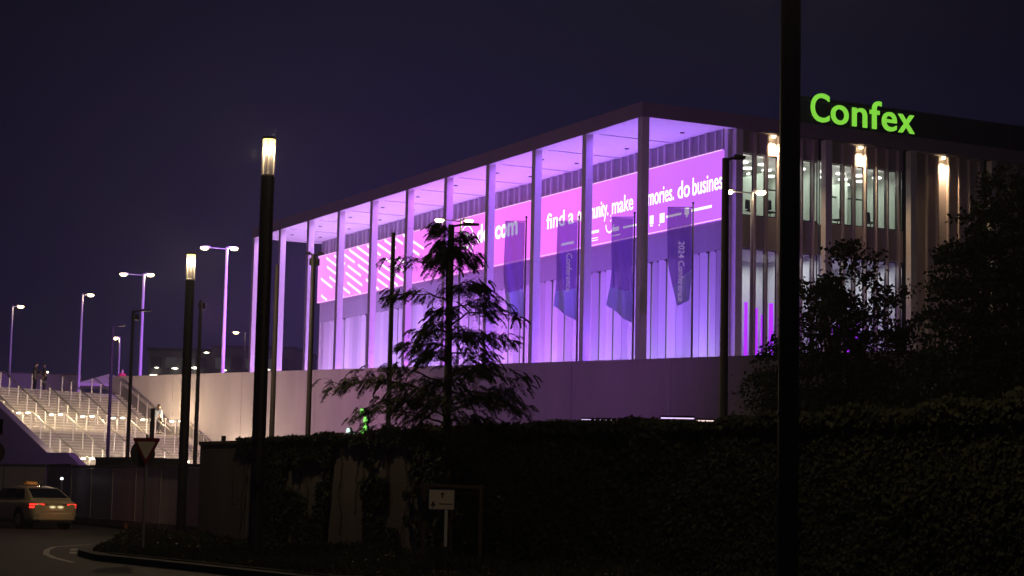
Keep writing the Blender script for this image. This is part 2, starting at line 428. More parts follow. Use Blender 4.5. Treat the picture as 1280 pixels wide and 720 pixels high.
# roof: fascia ring and recessed soffit
fas = MB()
fas.box(-.05, 0.0, -.05, 60.5, ZS, ZS+.80); fas.box(.002, 46, -.05, 0.0, ZS, ZS+.80)
fas.box(.002, 46, 60.45, 60.5, ZS, ZS+.80)
obj('fascia', fas, mat('fascia_panel', (.24,.19,.23), .55, noise=.12, nscale=.7), hall)
obj('roof_slab', MB().box(.004, 46, .004, 60.446, ZS+.30, ZS+.78), m_roof, hall)
lip = MB().box(.004,.62,.004,60.44,ZS+.002,ZS+.296).box(.624,5.96,.004,.5,ZS+.002,ZS+.296).box(.624,24,60.0,60.44,ZS+.002,ZS+.296)
obj('soffit_edge', lip, m_soffit, hall)
for k in range(10):
    y0 = max(6*k+.24, .51); y1 = 6*(k+1)+.18
    if k == 9: y1 = 59.99
    obj('soffit_panel', MB().box(.63, 5.98, y0, y1, ZS+.14, ZS+.29), m_soffit, hall)
    if k: obj('soffit_rib', MB().box(.63, 5.98, 6*k+.19, 6*k+.235, ZS+.08, ZS+.29), m_soffit, hall)
    for dx in (2.2, 4.6):
        obj('soffit_downlight', MB().lathe([(0,0),(.13,0),(.13,.04),(0,.04)], (dx, 6*k+3.3, ZS+.095), 14), m_black, hall)
obj('soffit_panel', MB().box(6.5, 24, 54.2, 59.99, ZS+.14, ZS+.29), m_soffit, hall)
# floor of the portico and the solid volume behind
obj('portico_floor', MB().box(0, 6.6, 0, 60.5, 7.054, 7.9), m_stair, hall)
obj('wall_core', MB().box(6.35, 46, 6.2, 60.0, 7.06, ZS+.10), m_panel, hall)     # windowless core
# cladding of the portico wall
def wedge(x0, y0, y1, z0, z1, proud):
    return MB().prism([(x0, y0), (x0, y1), (x0-proud, y1-.02), (x0-.03, y0)], 'z', z0, z1)
ed = [0,1.0,1.83,2.66,3.5,4.3,5.15,6.0]
obj('wall_backing', MB().box(6.10, 6.345, .8, 60.4, 7.91, 21.74), m_panel, hall)
for b in range(10):
    for i in range(7):
        y0 = 6*b+ed[i]+.09; y1 = 6*b+ed[i+1]-.09
        if i in (0,): y1 -= .03
        if i in (1,2,3): y0 += .03; y1 -= .03
        if i == 4: y0 += .03
        if b == 0 and i == 0: y0 = .82
        if y1 > 60.3: y1 = 60.3
        if i >= 4: y0 -= .03 if i > 4 else 0; y1 += .03
        obj('cladding_panel', wedge(6.09, y0, y1, 7.92, 15.10, .20 if i % 2 else .10), (m_panel, m_panel3, m_panel, m_panel4)[(i*3+b) % 4], hall)
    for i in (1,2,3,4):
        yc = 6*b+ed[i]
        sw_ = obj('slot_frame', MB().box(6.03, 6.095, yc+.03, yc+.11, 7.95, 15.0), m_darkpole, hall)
        obj('slot_glow_strip', MB().box(6.05, 6.09, yc-.11, yc+.028, 7.95, 14.98), e_slot, sw_)  # self-glowing strip in place of a lit recess side
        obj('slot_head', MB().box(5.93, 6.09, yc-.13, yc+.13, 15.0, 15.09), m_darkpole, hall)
    for i in range(7):
        y0 = 6*b+ed[i]+.012; y1 = min(6*b+ed[i+1]-.012, 60.3)
        if b == 0 and i == 0: y0 = .82
        obj('upper_panel', wedge(6.09, y0, y1, 15.12, 21.73, .24), m_panel2, hall)
        obj('cladding_rib', MB().box(5.95 if i % 2 else 5.99, 6.085, y0-.075, y0+.03, 15.12, 16.66), m_panel, hall)
        obj('cladding_rib', MB().box(5.72 if i % 2 else 5.80, 6.085, y0-.11, y0+.04, 20.62, 21.72), m_panel, hall)
obj('end_return', MB().box(5.75, 6.34, .46, .80, 7.92, 21.74), m_facade, hall)
# other columns line across the far end
# ---- LED screen
scr = thing('led_screen', 'huge pink and violet LED banner screen along the hall wall', 'screen', (BX,BY,0), TH)
def screenmat():
    m = bpy.data.materials.new('led_screen_surface'); m.use_nodes = True; nt = m.node_tree; nt.nodes.clear()
    o = nt.nodes.new('ShaderNodeOutputMaterial'); e = nt.nodes.new('ShaderNodeEmission')
    tc = nt.nodes.new('ShaderNodeTexCoord'); sp = nt.nodes.new('ShaderNodeSeparateXYZ'); nt.links.new(tc.outputs['Object'], sp.inputs[0])
    mr = nt.nodes.new('ShaderNodeMapRange'); mr.inputs['From Min'].default_value = 0; mr.inputs['From Max'].default_value = 60.5
    nt.links.new(sp.outputs['Y'], mr.inputs['Value'])
    cr = nt.nodes.new('ShaderNodeValToRGB'); nt.links.new(mr.outputs[0], cr.inputs[0])
    c = cr.color_ramp.elements
    c[0].position = 0; c[0].color = (.50,.125,1,1); c[1].position = 1; c[1].color = (.82,.26,.88,1)
    for p, q in ((.16,(.56,.13,1,1)),(.27,(.72,.15,1,1)),(.36,(.92,.16,1,1)),(.6,(.86,.17,.93,1))):
        x = c.new(p); x.color = q
    nz = nt.nodes.new('ShaderNodeTexNoise'); nz.inputs['Scale'].default_value = .22; nt.links.new(tc.outputs['Object'], nz.inputs['Vector'])
    mm = nt.nodes.new('ShaderNodeMapRange'); mm.inputs['To Min'].default_value = 1.25; mm.inputs['To Max'].default_value = 1.6
    nt.links.new(nz.outputs['Fac'], mm.inputs['Value']); nt.links.new(mm.outputs[0], e.inputs[1])
    nt.links.new(cr.outputs[0], e.inputs[0]); nt.links.new(e.outputs[0], o.inputs[0]); return m
m_screen = screenmat()
ys = .95; SEG = 12
for i in range(SEG):
    a = ys + (60.35-ys)*i/SEG; b = ys + (60.35-ys)*(i+1)/SEG
    obj('screen_module', MB().box(5.70, 5.90, a+.001, b-.001, 16.70, 20.56), m_screen, scr)
obj('bright_edge', MB().box(5.69,5.698,ys,60.35,16.70,16.75).box(5.69,5.698,ys,60.35,20.51,20.56), emit('screen_edge_glow',(1,.6,1),1.3), scr)

def text(name, s, size, parent, loc, rot, material, extrude=.01, width=None, bold=0.0):
    d = bpy.data.curves.new(name, 'FONT'); d.body = s; d.size = size; d.extrude = extrude; d.offset = bold
    d.resolution_u = 5
    tmp = bpy.data.objects.new(name, d)
    me = bpy.data.meshes.new_from_object(tmp)
    bpy.data.objects.remove(tmp); me.name = name
    n = len(me.vertices); co = np.empty(n*3, np.float32); me.vertices.foreach_get('co', co); co = co.reshape(-1,3)
    co[:,0] -= co[:,0].min()
    if width: co[:,0] *= width/co[:,0].max()
    me.vertices.foreach_set('co', co.ravel()); me.update()
    me.materials.clear(); me.materials.append(material)
    o = bpy.data.objects.new(name, me); COL.objects.link(o)
    o.parent = parent; o.location = loc; o.rotation_euler = rot
    return o
# text runs towards local -y, faces local -x
TR = (R(90), 0, R(-90))
for wd_, ya, yb in (('find',21.0,18.65),('a',18.15,17.45),('community.',16.95,13.2),('make',12.75,10.3),('memories.',9.85,5.8),('do',5.4,4.15),('business',3.85,.45)):
    text('slogan_word', wd_, 1.42, scr, (5.68, ya, 18.38), TR, e_text, .006, width=ya-yb, bold=.012)
for wd_, ya, wq in (('d',31.0,.86),('e',30.02,.80),('v',29.14,.82),('c',28.25,.76),('o',27.42,.88),('m',26.45,1.45)):
    text('logo_letter', wd_, 1.75, scr, (5.68, ya, 18.55), TR, e_text, .006, width=wq, bold=.05)
def ring(c, r, wd, n=36):
    mb = MB(); vs = []; 
    for i in range(n):
        t = 2*math.pi*i/n
        for q in (r-wd, r): vs.append((5.67, c[0]+q*math.cos(t), c[1]+q*math.sin(t)))
    return mb.add(vs, [(2*i, 2*i+1, (2*i+3) % (2*n), (2*i+2) % (2*n)) for i in range(n)])
obj('ring_logo', ring((32.6,18.85),1.12,.09), e_text, scr); obj('ring_logo', ring((32.6,18.85),.58,.20), e_text, scr)
e_logo = emit('led_small_print', (1,.88,1), 1.7)
lg = MB()
def lrect(y0, y1, z0, z1): obj('sponsor_mark', MB().box(5.678, 5.69, y1, y0, z0, z1), e_logo, scr)
# sponsor marks  along the lower edge of the screen
lrect(15.9,14.3,17.45,17.62); lrect(15.9,14.4,17.12,17.17); lrect(15.9,14.4,16.98,17.03)
lrect(12.6,11.9,17.3,17.55); lrect(12.7,11.7,17.02,17.07)
for a in range(12):
    t = math.pi*(1.0+a/11*.95); y = 13.0-.45*math.cos(t); zz_ = 17.75+.45*math.sin(t); lrect(y+.05,y-.05,zz_-.05,zz_+.05)
lrect(12.95,12.85,17.95,18.05); lrect(12.95,12.85,18.25,18.35)
lrect(11.4,9.9,17.35,17.47); lrect(19.0,17.4,17.1,17.25)
lrect(8.4,8.0,17.25,17.75); lrect(8.35,8.05,17.12,17.2)
lrect(7.3,6.8,17.2,17.75); lrect(7.4,7.3,17.05,17.15); lrect(6.6,5.0,17.42,17.55)
lrect(4.65,4.2,17.35,17.75); lrect(4.5,4.35,17.2,17.35); lrect(4.0,1.9,17.45,17.6)
st = MB()
r5 = random.Random(3)
def bar45(y0, z0, ln):
    dy, dz = .935, -.355
    y1, z1 = y0 - dy*ln, z0 + dz*ln; h = .10
    # clip by height
    if z0 > 20.5: 
        k = (z0-20.5)/(z0-z1); y0 += (y1-y0)*k; z0 = 20.5
    if z1 < 16.78:
        k = (z0-16.78)/(z0-z1); y1 = y0+(y1-y0)*k; z1 = 16.78
    if z1 >= z0 or y0 > 60.3: return
    st.add([(5.675,y0,z0-h),(5.675,y0,z0+h),(5.675,y1,z1+h),(5.675,y1,z1-h)], [(0,1,2,3)])
for lane in range(19):
    y = 69 - lane*1.75
    zt = 20.9
    pos = r5.uniform(0, 2)
    while pos < 11:
        ln = r5.uniform(2.2, 5.5)
        y0 = y - .935*pos; z0 = zt - .355*pos
        if 38 < y0 < 60.2 and y0 - ln*.93 > 37 and (y0 > 44.5 or r5.random() < .35) and z0 > 16.9: bar45(y0, z0, ln)
        pos += ln + r5.uniform(.5, 1.1)
obj('diagonal_stripes', st, emit('stripe_glow',(1,.78,1),1.8), scr)

# ---- right-hand front: fins, panes, spandrels
YI = .80
e_z = (8.0, 15.2, 17.0, 20.45)
obj('front_return', MB().box(6.36, 6.9, .9, 6.18, 7.06, 21.74), m_bronze, hall)
for b in range(1, 7):
    x0 = 6*b + .46; x1 = 6*b + 6.0 - .01
    windows = b in (1, 2)
    edges = [x0] + [6*b + q for q in (1.62,2.40,3.20,3.98,4.76,5.54)] + [x1]
    for i in range(7):
        a, c = edges[i] + .012, edges[i+1] - .012
        prism = lambda z0, z1, nm, m: obj(nm, MB().prism([(a,YI),(c,YI),(c,YI+.10),(a,YI+.10),(a,YI)][:4] if False else [(a,YI-.02),(c,YI-.13),(c,YI+.06),(a,YI+.06)], 'z', z0, z1), m, hall)
        if windows:
            prism(15.20, 17.0, 'spandrel_panel', m_bronze); prism(20.47, 21.74, 'head_panel', m_bronze)
            if i == 0 and b == 1:
                obj('dark_louvre', MB().box(a, a+.35, YI-.2, YI+.05, 8, 15.1), m_darkpole, hall)
            for z0, z1 in ((8.0,15.18),(17.02,20.45)):
                ww = obj('window', MB().box(a, a+.03, YI-.06, YI+.02, z0, z1).box(c-.03, c, YI-.06, YI+.02, z0, z1).box(a+.03, c-.03, YI-.06, YI+.02, z1-.05, z1).box(a+.03, c-.03, YI-.06, YI+.02, z0, z0+.05), m_midpole, hall)
                obj('pane', MB().box(a+.03, c-.03, YI-.03, YI-.015, z0+.05, z1-.05), m_glass, ww)
        else:
            prism(8.0, 21.74, 'cladding_panel', m_bronze)
        if 0 < i:
            f = obj('fin', MB().box(edges[i]-.05, edges[i]+.05, YI-.33, YI-.135, 8.0, 21.60), m_fin, hall)
    obj('front_sill', MB().box(x0, x1, .02, YI+.06, 7.06, 7.99), m_bronze, hall)
for b in (3,4,5,6):
    obj('front_backing', MB().box(6*b+.02, 6*b+5.98, .87, 6.18, 7.06, 21.74), m_roof, hall)
# rooms behind the windows
for b in (1, 2):
    X0 = 6.92 if b == 1 else 12.3; X1 = 12.2 if b == 1 else 17.9
    room = obj('office_room', MB().box(X0, X1, 6.0, 6.1, 15.3, 20.6).box(X1, X1+.08, .9, 6.1, 15.3, 20.6), m_interior, hall)
    obj('office_ceiling', MB().box(X0, X1, .9, 5.99, 20.55, 20.6), m_soffit, hall)
    obj('office_floor', MB().box(X0, X1, .9, 5.99, 16.85, 16.95), m_intfloor, hall)
    for i in range(4):
        for j in range(3):
            xx = X0+.7+i*1.3; yy = 1.7+j*1.5
            if xx > X1-.2: continue
            obj('ceiling_light', MB().lathe([(0,0),(.27,0),(.27,.07),(0,.07)], (xx, yy, 20.1-.0), 14), e_ceil, hall)
    obj('partition', MB().box(X0+2.6+b*.5, X0+2.66+b*.5, 3.2, 5.98, 16.96, 20.5), m_interior, hall)
    obj('blind_box', MB().box(X0+3.2, X1-.1, 4.2, 4.3, 19.2, 19.28).box(X0+3.2, X0+3.26, 4.2,4.3,16.96,19.2), m_darkpole, hall)
    add_light('AREA', 'office_light', (X0+2.6, 3.3, 20.0), 120, (.86,1,.84), hall, 4.5, 4.0)
    # hall below
    obj('foyer_wall', MB().box(X0, X1, 6.0, 6.1, 7.06, 15.25), m_interior, hall)
    obj('foyer_side', MB().box(X1, X1+.08, .9, 6.1, 7.06, 15.25), m_interior, hall)
    obj('foyer_ceiling', MB().box(X0, X1, .9, 5.99, 15.22, 15.28), m_soffit, hall)
    obj('foyer_floor', MB().box(X0, X1, .9, 5.99, 7.9, 8.0), m_intfloor, hall)
    add_light('AREA', 'foyer_light', (X0+2.6, 3.3, 15.0), 190, (.92,.9,1), hall, 4.5, 4.0)
    cur = MB(); n = 26
    for j in range(9):
        xa = X0+.2+j*.58; zb = 8.2+rng.random()*1.2; zt_ = 11.4+rng.random()*1.5; wd_ = rng.uniform(.22,.42)
        vs = []
        for i in range(9):
            xx = xa+wd_*i/8; yy = 4.2+.05*math.sin(i*1.9+j)
            vs += [(xx,yy,zb),(xx,yy,zt_)]
        obj('purple_drape', MB().add(vs, [(2*i,2*i+2,2*i+3,2*i+1) for i in range(8)]), e_purple, hall)
    tr = MB()
    for i in range(6):
        tr.bar((X0+.4+i*.8, 2.2, 8.1+.25*i), (X0+1.2+i*.8, 2.2, 8.1+.25*(i+1)), .035, n=6)
        tr.bar((X0+.4+i*.8, 2.2, 8.9+.25*i), (X0+1.2+i*.8, 2.2, 8.9+.25*(i+1)), .035, n=6)
        tr.bar((X0+.4+i*.8, 2.2, 8.1+.25*i), (X0+.4+i*.8, 2.2, 8.9+.25*i), .02, n=6)
    obj('foyer_stair_rail', tr, m_white, hall)
# downlights on the right-hand front
for i, xx in enumerate((8.8, 14.8, 20.8)):
    d = obj('facade_downlight', MB().lathe([(0,0),(.10,0),(.12,.10),(0,.10)], (xx, .47, 21.46), 14), e_down, hall)
    add_light('SPOT', 'facade_spot', (xx, .44, 21.40), (1300,1500,1700)[i], (1,.68,.40), hall, .06, aim=None, spot=110, blend=1.0)
# office chairs and plants at the windows
def office_chair():
    t = thing('office_chair', '', 'chair', (0,0,0), 0, 'office chairs behind the upper windows')
    obj('seat', MB().box(-.24,.24,-.24,.24,.44,.52), m_chair, t, bevel=.03)
    obj('backrest', MB().prism([(-.24,.58),(.24,.58),(.20,1.12),(-.20,1.12)], 'y', .20,.27), m_chair, t, bevel=.02)
    obj('stem', MB().bar((0,0,.1),(0,0,.44),.03).bar((0,.2,.46),(0,.24,.7),.025), m_darkpole, t)
    ft = MB()
    for k in range(5): ft.bar((0,0,.1),(.27*math.cos(k*1.257),.27*math.sin(k*1.257),.05),.022)
    obj('base', ft, m_darkpole, t)
    return t
ch = None
chl = [(8.1,1.6,.4,'dark office chair at the first upper window left of the big pole'),(9.3,1.5,2.0,'dark office chair in the window just left of the big pole'),
       (10.6,1.5,.9,'dark office chair in the upper window just right of the big pole'),
       (13.2,1.5,1.2,'dark office chair at the left end of the second lit upper window row'),(14.1,1.7,3.6,'dark office chair beside a second one in the second upper window row'),
       (16.3,1.5,.2,'single dark office chair near the right end of the upper windows')]
for i,(a,b,rz,lb) in enumerate(chl):
    c = office_chair() if ch is None else copy_tree(ch)
    if ch is None: ch = c
    c.location = bw(a,b,16.96); c.rotation_euler = (0,0,TH+rz); c['label'] = lb

# ---- portico floor washers, one per bay
for k in range(10):
    f = k/9
    y = 6*k+3.2
    colr = ((.29,.10,1.0),(.30,.10,1.0),(.37,.10,1.0),(.50,.11,1.0),(.54,.14,1.0),(.52,.19,1.0),(.50,.24,1.0),(.52,.27,1.0),(.60,.30,1.0),(.70,.32,1.0))[k]
    obj('floor_washer', MB().box(1.1,1.3,y-2.4,y+2.4,7.91,8.0), m_darkpole, hall)
    a = add_light('AREA', 'washer_light', (1.2, y, 8.06), 640+20*f, colr, hall, .25, 4.8, aim=(3.0, y, 21), spread=165)
    add_light('AREA', 'soffit_strip_light', (.84, y, ZS+.125), 250, colr, hall, .15, 4.6, aim=(.4, y, 8), spread=150)
    obj('soffit_strip', MB().box(.64,.76,y-2.35,y+2.35,ZS+.10,ZS+.135), m_soffit, hall)
    add_light('SPOT', 'wall_uplight', (5.25, 6*k+5.0, 8.05), 330, (.45,.10,1.0), hall, .08, aim=(6.0, 6*k+5.0, 17), spot=34, blend=1.0)
    obj('uplight_housing', MB().lathe([(0,0),(.12,0),(.12,.1),(0,.1)], (5.25, 6*k+5.0, 7.905), 12), m_darkpole, hall)
    a2 = add_light('AREA', 'wall_graze_light', (4.7, y, 8.06), 105+15*f, tuple(.42+.58*q for q in colr), hall, .2, 5.2, aim=(5.9, y, 14), spread=140)

# ---- roof sign
sign = thing('roof_sign', 'large glowing green rooftop lettering reading Confex', 'sign', (BX,BY,0), TH)
GS = 2.28
xs_ = {'C':(10.95,1.26),'o':(12.34,1.20),'n':(13.82,1.02),'f':(15.06,.80),'e':(15.92,1.04),'x':(17.08,1.16)}
for chn,(lx,wd) in xs_.items():
    text('letter', chn, GS, sign, (lx, -.02, 22.60), (R(90),0,0), e_letter, .05, width=wd, bold=.02)
fr = MB()
fr.box(10.8, 18.4, .12, .17, 22.9, 22.96).box(10.8, 18.4, .12, .17, 23.7, 23.76)
for i in range(6): fr.box(11.1+i*1.35, 11.15+i*1.35, .12, .17, 22.42, 23.8)
obj('sign_frame', fr, m_darkpole, sign)
plant = thing('roof_plant_room', 'dark boxy plant enclosure on the roof behind the green lettering', 'plant room', (BX,BY,0), TH)
for i in range(16):
    obj('cladding_panel', MB().box(12.0+i*2.0+.01, 14.0+i*2.0-.01, 3.0, 3.1, ZS+.79, 24.7), m_roof, plant)
obj('enclosure', MB().box(12.02, 43.9, 3.11, 4.2, ZS+.79, 24.65), m_roof, plant)

# ================================================================== TERRACE LAMP MASTS
def mast(name, x, y, zt, zb, label, arms, rot, m, group, r=.075, energy=0, col=(1,.8,.5), head_on=True, grp=None):
    t = thing(name, label, 'street lamp', (x,y,zb), rot, group)
    H = zt - zb
    obj('pole', MB().bar((0,0,0),(0,0,H),r*1.25,r*.8,12), m, t, smooth=False)
    obj('base_plate', MB().lathe([(0,0),(r*2.2,0),(r*2.2,.04),(r*1.4,.12),(0,.12)], (0,0,0), 12), m, t)
    for ax, on in arms:
        s = 1 if ax > 0 else -1
        obj('arm', MB().bar((s*r*.5,0,H-.12),(ax,0,H-.05),.035,.03,8), m, t)
        hd = obj('lamp_head', MB().prism([(ax-.02*s,H-.09),(ax+.55*s,H-.02),(ax+.55*s,H+.02),(ax-.02*s,H+.05)], 'y', -.12, .12), m, t, bevel=.02)
        if on:
            obj('lens', MB().lathe([(0,-.14),(.18,-.11),(.26,0),(0,0)], (ax+.32*s, 0, H-.07), 12), e_warmhead, hd)
            if energy: add_light('POINT', 'mast_light', (ax+.32*s,0,H-.22), energy, col, t, .12)
    return t
gt = 'pale double-armed lamp masts on the terrace'
aim_r = R(-39)
mast('terrace_lamp_mast', -41.2,158,16.1,7.05,'far left violet-lit lamp mast with one head', [(.35,True)], R(0), m_paintpole, gt, .085, 60)
mast('terrace_lamp_mast', -33.0,147,16.1,7.05,'violet-lit single-head lamp mast above the stairs, second from left', [(.30,True)], R(0), m_paintpole, gt, .09, 60)
mast('terrace_lamp_mast', -25.45,132,16.12,7.05,'violet-lit twin-arm lamp mast behind the pink umbrella', [(-1.1,True),(.12,True)], R(0), m_paintpole, gt, .10, 60)
mast('terrace_lamp_mast', -17.43,116.3,16.13,7.05,'violet-lit twin-arm lamp mast between the two glowing tube columns', [(-1.05,True),(.10,True)], R(0), m_paintpole, gt, .10, 60)
mast('terrace_lamp_mast', -2.88,104.3,16.44,7.05,'slim twin-arm lamp mast behind the feathery tree', [(-.85,True),(.12,True)], R(0), m_galv, gt, .07, 35)
mast('terrace_lamp_mast', 11.48,91.6,16.32,7.05,'twin-arm lamp mast in front of the hall corner, brightest head on its left', [(-.85,True),(.10,True)], R(0), m_paintpole, gt, .075, 60)
# small lamps further off
mast('post_lamp', -28.56,140,12.3,7.05,'short pale post lamp left of the stair top, behind the plain dark poles', [(-.05,True)], 0, m_galv, None, .07, 80)
mast('post_lamp', -22.87,165,14.9,7.05,'distant warm lamp seen just left of the hall columns', [(-.5,True)], 0, m_darkpole, None, .07, 80)

# ================================================================== UNLIT POLES IN THE MIDDLE DISTANCE
gp = 'unlit grey poles between the road and the hall'
def unlit(x, y, label, arm=None, zt=9.35, r=.085, m=None):
    m = m or m_midpole
    t = thing('street_light_pole', label, 'lamp pole', (x,y,0), 0, gp)
    obj('pole', MB().bar((0,0,0),(0,0,zt),r*1.15,r*.85,12), m, t)
    obj('foot', MB().lathe([(0,0),(.17,0),(.17,.5),(.09,.55),(0,.55)], (0,0,0), 12), m, t)
    if arm:
        for a in arm:
            s = 1 if a > 0 else -1
            obj('arm', MB().bar((0,0,zt-.05),(a*.5,0,zt+.03),.035,.03,8), m, t)
            obj('lamp_head', MB().prism([(a*.42,zt-.02),(a,zt+.0),(a,zt+.05),(a*.42,zt+.09)], 'y', -.11,.11), m_darkpole, t, bevel=.015)
    return t
unlit(-19.6,94.3,'slim dark pole with a short arm at the left, over the stairs',[.62])
unlit(-16.95,85.8,'slim dark pole with a short arm, second from left over the stairs',[.78])
pc_ = unlit(-12.95,79.7,'plain mauve-grey pole just right of the smaller glowing tube column',None, 9.3)
unlit(-8.19,66.5,'grey pole without arm directly right of the big glowing tube column',None, 9.32, .09)
pe_ = unlit(-6.68,64,'grey pole with a short dark crossarm in front of the hall\'s left end',[.35,-.25], 9.41, .085)
unlit(-3.62,57.6,'grey pole without arm rising left of the feathery tree',None, 9.34, .075)
unlit(-1.82,55.9,'dark pole with long lamp arm rising through the feathery tree',[.82], 9.38, .11, m_darkpole)
unlit(4.84,43.5,'tall dark pole with an arm in front of the hall corner',[.45], 9.33, .095)
t = thing('bollard_post', 'thick dark post beside the person on the stairs', 'post', (-15.57,84,0), 0)
obj('post_shaft', MB().bar((0,0,0),(0,0,4.87),.10,.10,12), m_midpole, t)
obj('post_cap', MB().lathe([(0,0),(.115,0),(.115,.05),(0,.07)], (0,0,4.87), 12), m_darkpole, t)
# added floodlights, themselves unseen, to throw violet and pink on stairs and walls
def added_flood(loc, aim, energy, col, label, spot, size=.25):
    t = thing('added_floodlight', label, 'added_floodlight', loc, math.atan2(aim[1]-loc[1], aim[0]-loc[0])-math.pi/2, 'added floodlights on poles')
    obj('added_flood_housing', MB().box(-.16,.16,-.12,.08,-.12,.12), m_darkpole, t, bevel=.02)
    obj('bracket', MB().bar((0,-.1,0),(0,-.3,-.05),.025), m_darkpole, t)
    d = (Vector(aim)-Vector(loc)).normalized()
    add_light('SPOT', 'added_flood_beam', Vector(loc)+d*.25, energy, col, None, size, aim=aim, spot=spot, blend=.8)
    return t
added_flood((-3.2,104.1,14.6), (-41,141,9), 62000, (.42,.13,1.0), 'small added unseen spotlight high on the slim mast behind the tree', 37)
added_flood((-12.95,80.1,9.1), (-12.5,112,6.0), 9000, (.95,.37,.78), 'small added unseen spotlight on top of the mauve-grey pole', 46)
added_flood((-6.68,64.4,9.2), (-1,109,12.5), 6500, (.60,.17,1.0), 'small added unseen spotlight on the pole with the short crossarm', 62)
added_flood((-16.95,86.2,9.1), (-27.5,104,4.5), 1300, (.55,.20,1.0), 'small added unseen spotlight on the slim pole over the stairs', 75)

# ================================================================== FLAGS
def flag(x, y, zt, label, wd, drop, sway, txt, seed):
    t = thing('flag_banner', label, 'flag', (x,y,7.05), R(6), 'tall banner flags in front of the hall')
    H = zt-7.05
    obj('flagpole', MB().bar((0,0,0),(0,0,H),.06,.04,10), m_galv, t)
    obj('pole_cap', MB().lathe([(0,0),(.06,0),(.05,.08),(0,.1)], (0,0,H), 8), m_darkpole, t)
    obj('top_arm', MB().bar((0,0,H-.18),(-wd-.06,0,H-.22),.022,.018,6), m_darkpole, t)
    r = random.Random(seed); nx, nz = 24, 64
    def pt(i, j):
        u = i/nx; v = j/nz
        xx = -.07 - u*wd*(1-.55*max(0,v-.55)**1.3*sway*2) 
        lim = drop*(1 - .10*u + (.13*sway)*(u-.5))
        zz_ = H-.24 - v*lim
        yy = .16*v*math.sin(u*6.0 + v*3.2 + seed) + .10*v*math.sin(u*11+v*5+seed*2)
        return (xx + .05*v*math.sin(v*7+seed), yy, zz_)
    vs = [pt(i,j) for j in range(nz+1) for i in range(nx+1)]
    split = .74
    mb = MB(); mb2 = MB(); N = nx+1
    fa, fb = [], []
    for j in range(nz):
        for i in range(nx):
            q = (j*N+i, j*N+i+1, (j+1)*N+i+1, (j+1)*N+i)
            lim = split + .10*(i/nx-.5)*(1 if seed % 2 else 1.6)
            (fa if j/nz < lim else fb).append(q)
    for nm, ff, mm in (('flag_cloth', fa, m_flagd), ('flag_foot', fb, m_flagl)):
        me = bpy.data.meshes.new(nm); me.from_pydata(vs, [], ff); me.update()
        import bmesh
        bm = bmesh.new(); bm.from_mesh(me); bmesh.ops.delete(bm, geom=[v for v in bm.verts if not v.link_faces], context='VERTS'); bm.to_mesh(me); bm.free()
        me.materials.append(mm)
        for p in me.polygons: p.use_smooth = True
        cl = obj(nm, me, None, t)
    if txt:
        text('flag_text', txt, .42, t, (-wd*.62, -.22, H-1.9), (R(90), R(90), 0), m_flagtext, .002, bold=.004)
    return t
def clothmat(name, col, tr=.45, alpha=.0):
    m = bpy.data.materials.new(name); m.use_nodes = True; nt = m.node_tree
    b = nt.nodes['Principled BSDF']; b.inputs['Base Color'].default_value = (*col,1); b.inputs['Roughness'].default_value = .8
    t = nt.nodes.new('ShaderNodeBsdfTranslucent'); t.inputs[0].default_value = (*col,1)
    tt = nt.nodes.new('ShaderNodeBsdfTransparent')
    m1 = nt.nodes.new('ShaderNodeMixShader'); m1.inputs[0].default_value = tr
    m2 = nt.nodes.new('ShaderNodeMixShader'); m2.inputs[0].default_value = alpha
    o = nt.nodes['Material Output']
    nt.links.new(b.outputs[0], m1.inputs[1]); nt.links.new(t.outputs[0], m1.inputs[2])
    nt.links.new(m1.outputs[0], m2.inputs[1]); nt.links.new(tt.outputs[0], m2.inputs[2]); nt.links.new(m2.outputs[0], o.inputs[0])
    return m
m_flagd = clothmat('violet_flag_cloth', (.26,.13,.60), .7, .22)
m_flagl = clothmat('light_blue_flag_cloth', (.60,.66,1.0), .8, .0)
m_flagtext = emit('flag_print_glow', (.55,.34,.90), .5)  # flag lettering given a glow of its own, no lamp behind it
flag(.68,100.5,16.05,'leftmost banner flag, plain violet with pale foot, right of the feathery tree',1.05,5.2,.3,None,1)
flag(3.38,98,15.76,'second banner flag from left, vertical lettering and pale blue foot',1.05,5.0,-.4,'Conference',2)
flag(6.08,95.5,15.66,'third banner flag from left, thin white print lines, beside the corner column',1.08,5.1,-.5,None,3)
flag(8.78,93,15.84,'rightmost banner flag with vertical lettering 2024 Conference, twisted foot',1.20,4.9,1.3,'2024 Conference',4)

# ================================================================== MARKET UMBRELLA ON THE PLAZA
um = thing('market_umbrella', 'square pink-lit canvas umbrella at the top of the stairs', 'umbrella', (-31.3,150,7.05), R(14))
ua, zt, ze = 2.8, 3.12, 2.2
top = (0,0,zt)
for k in range(4):
    a = math.pi/4 + k*math.pi/2; b = a + math.pi/2
    p = (ua*1.25*math.cos(a), ua*1.25*math.sin(a), ze); q = (ua*1.25*math.cos(b), ua*1.25*math.sin(b), ze)
    mid = ((p[0]+q[0])/2*.97, (p[1]+q[1])/2*.97, ze+.05)
    obj('canopy_panel', MB().add([top, p, mid, q, (p[0],p[1],p[2]-.22), (mid[0],mid[1],mid[2]-.22), (q[0],q[1],q[2]-.22)], [(0,1,2),(0,2,3),(1,4,5,2),(2,5,6,3)]), m_canvas, um)
    obj('rib', MB().bar((0,0,zt-.08), (p[0]*.98,p[1]*.98,ze-.02), .02), m_wood, um)
obj('umbrella_pole', MB().bar((0,0,0),(0,0,zt+.06),.035), m_wood, um)
obj('umbrella_foot', MB().box(-.35,.35,-.35,.35,0,.1), m_coping, um)

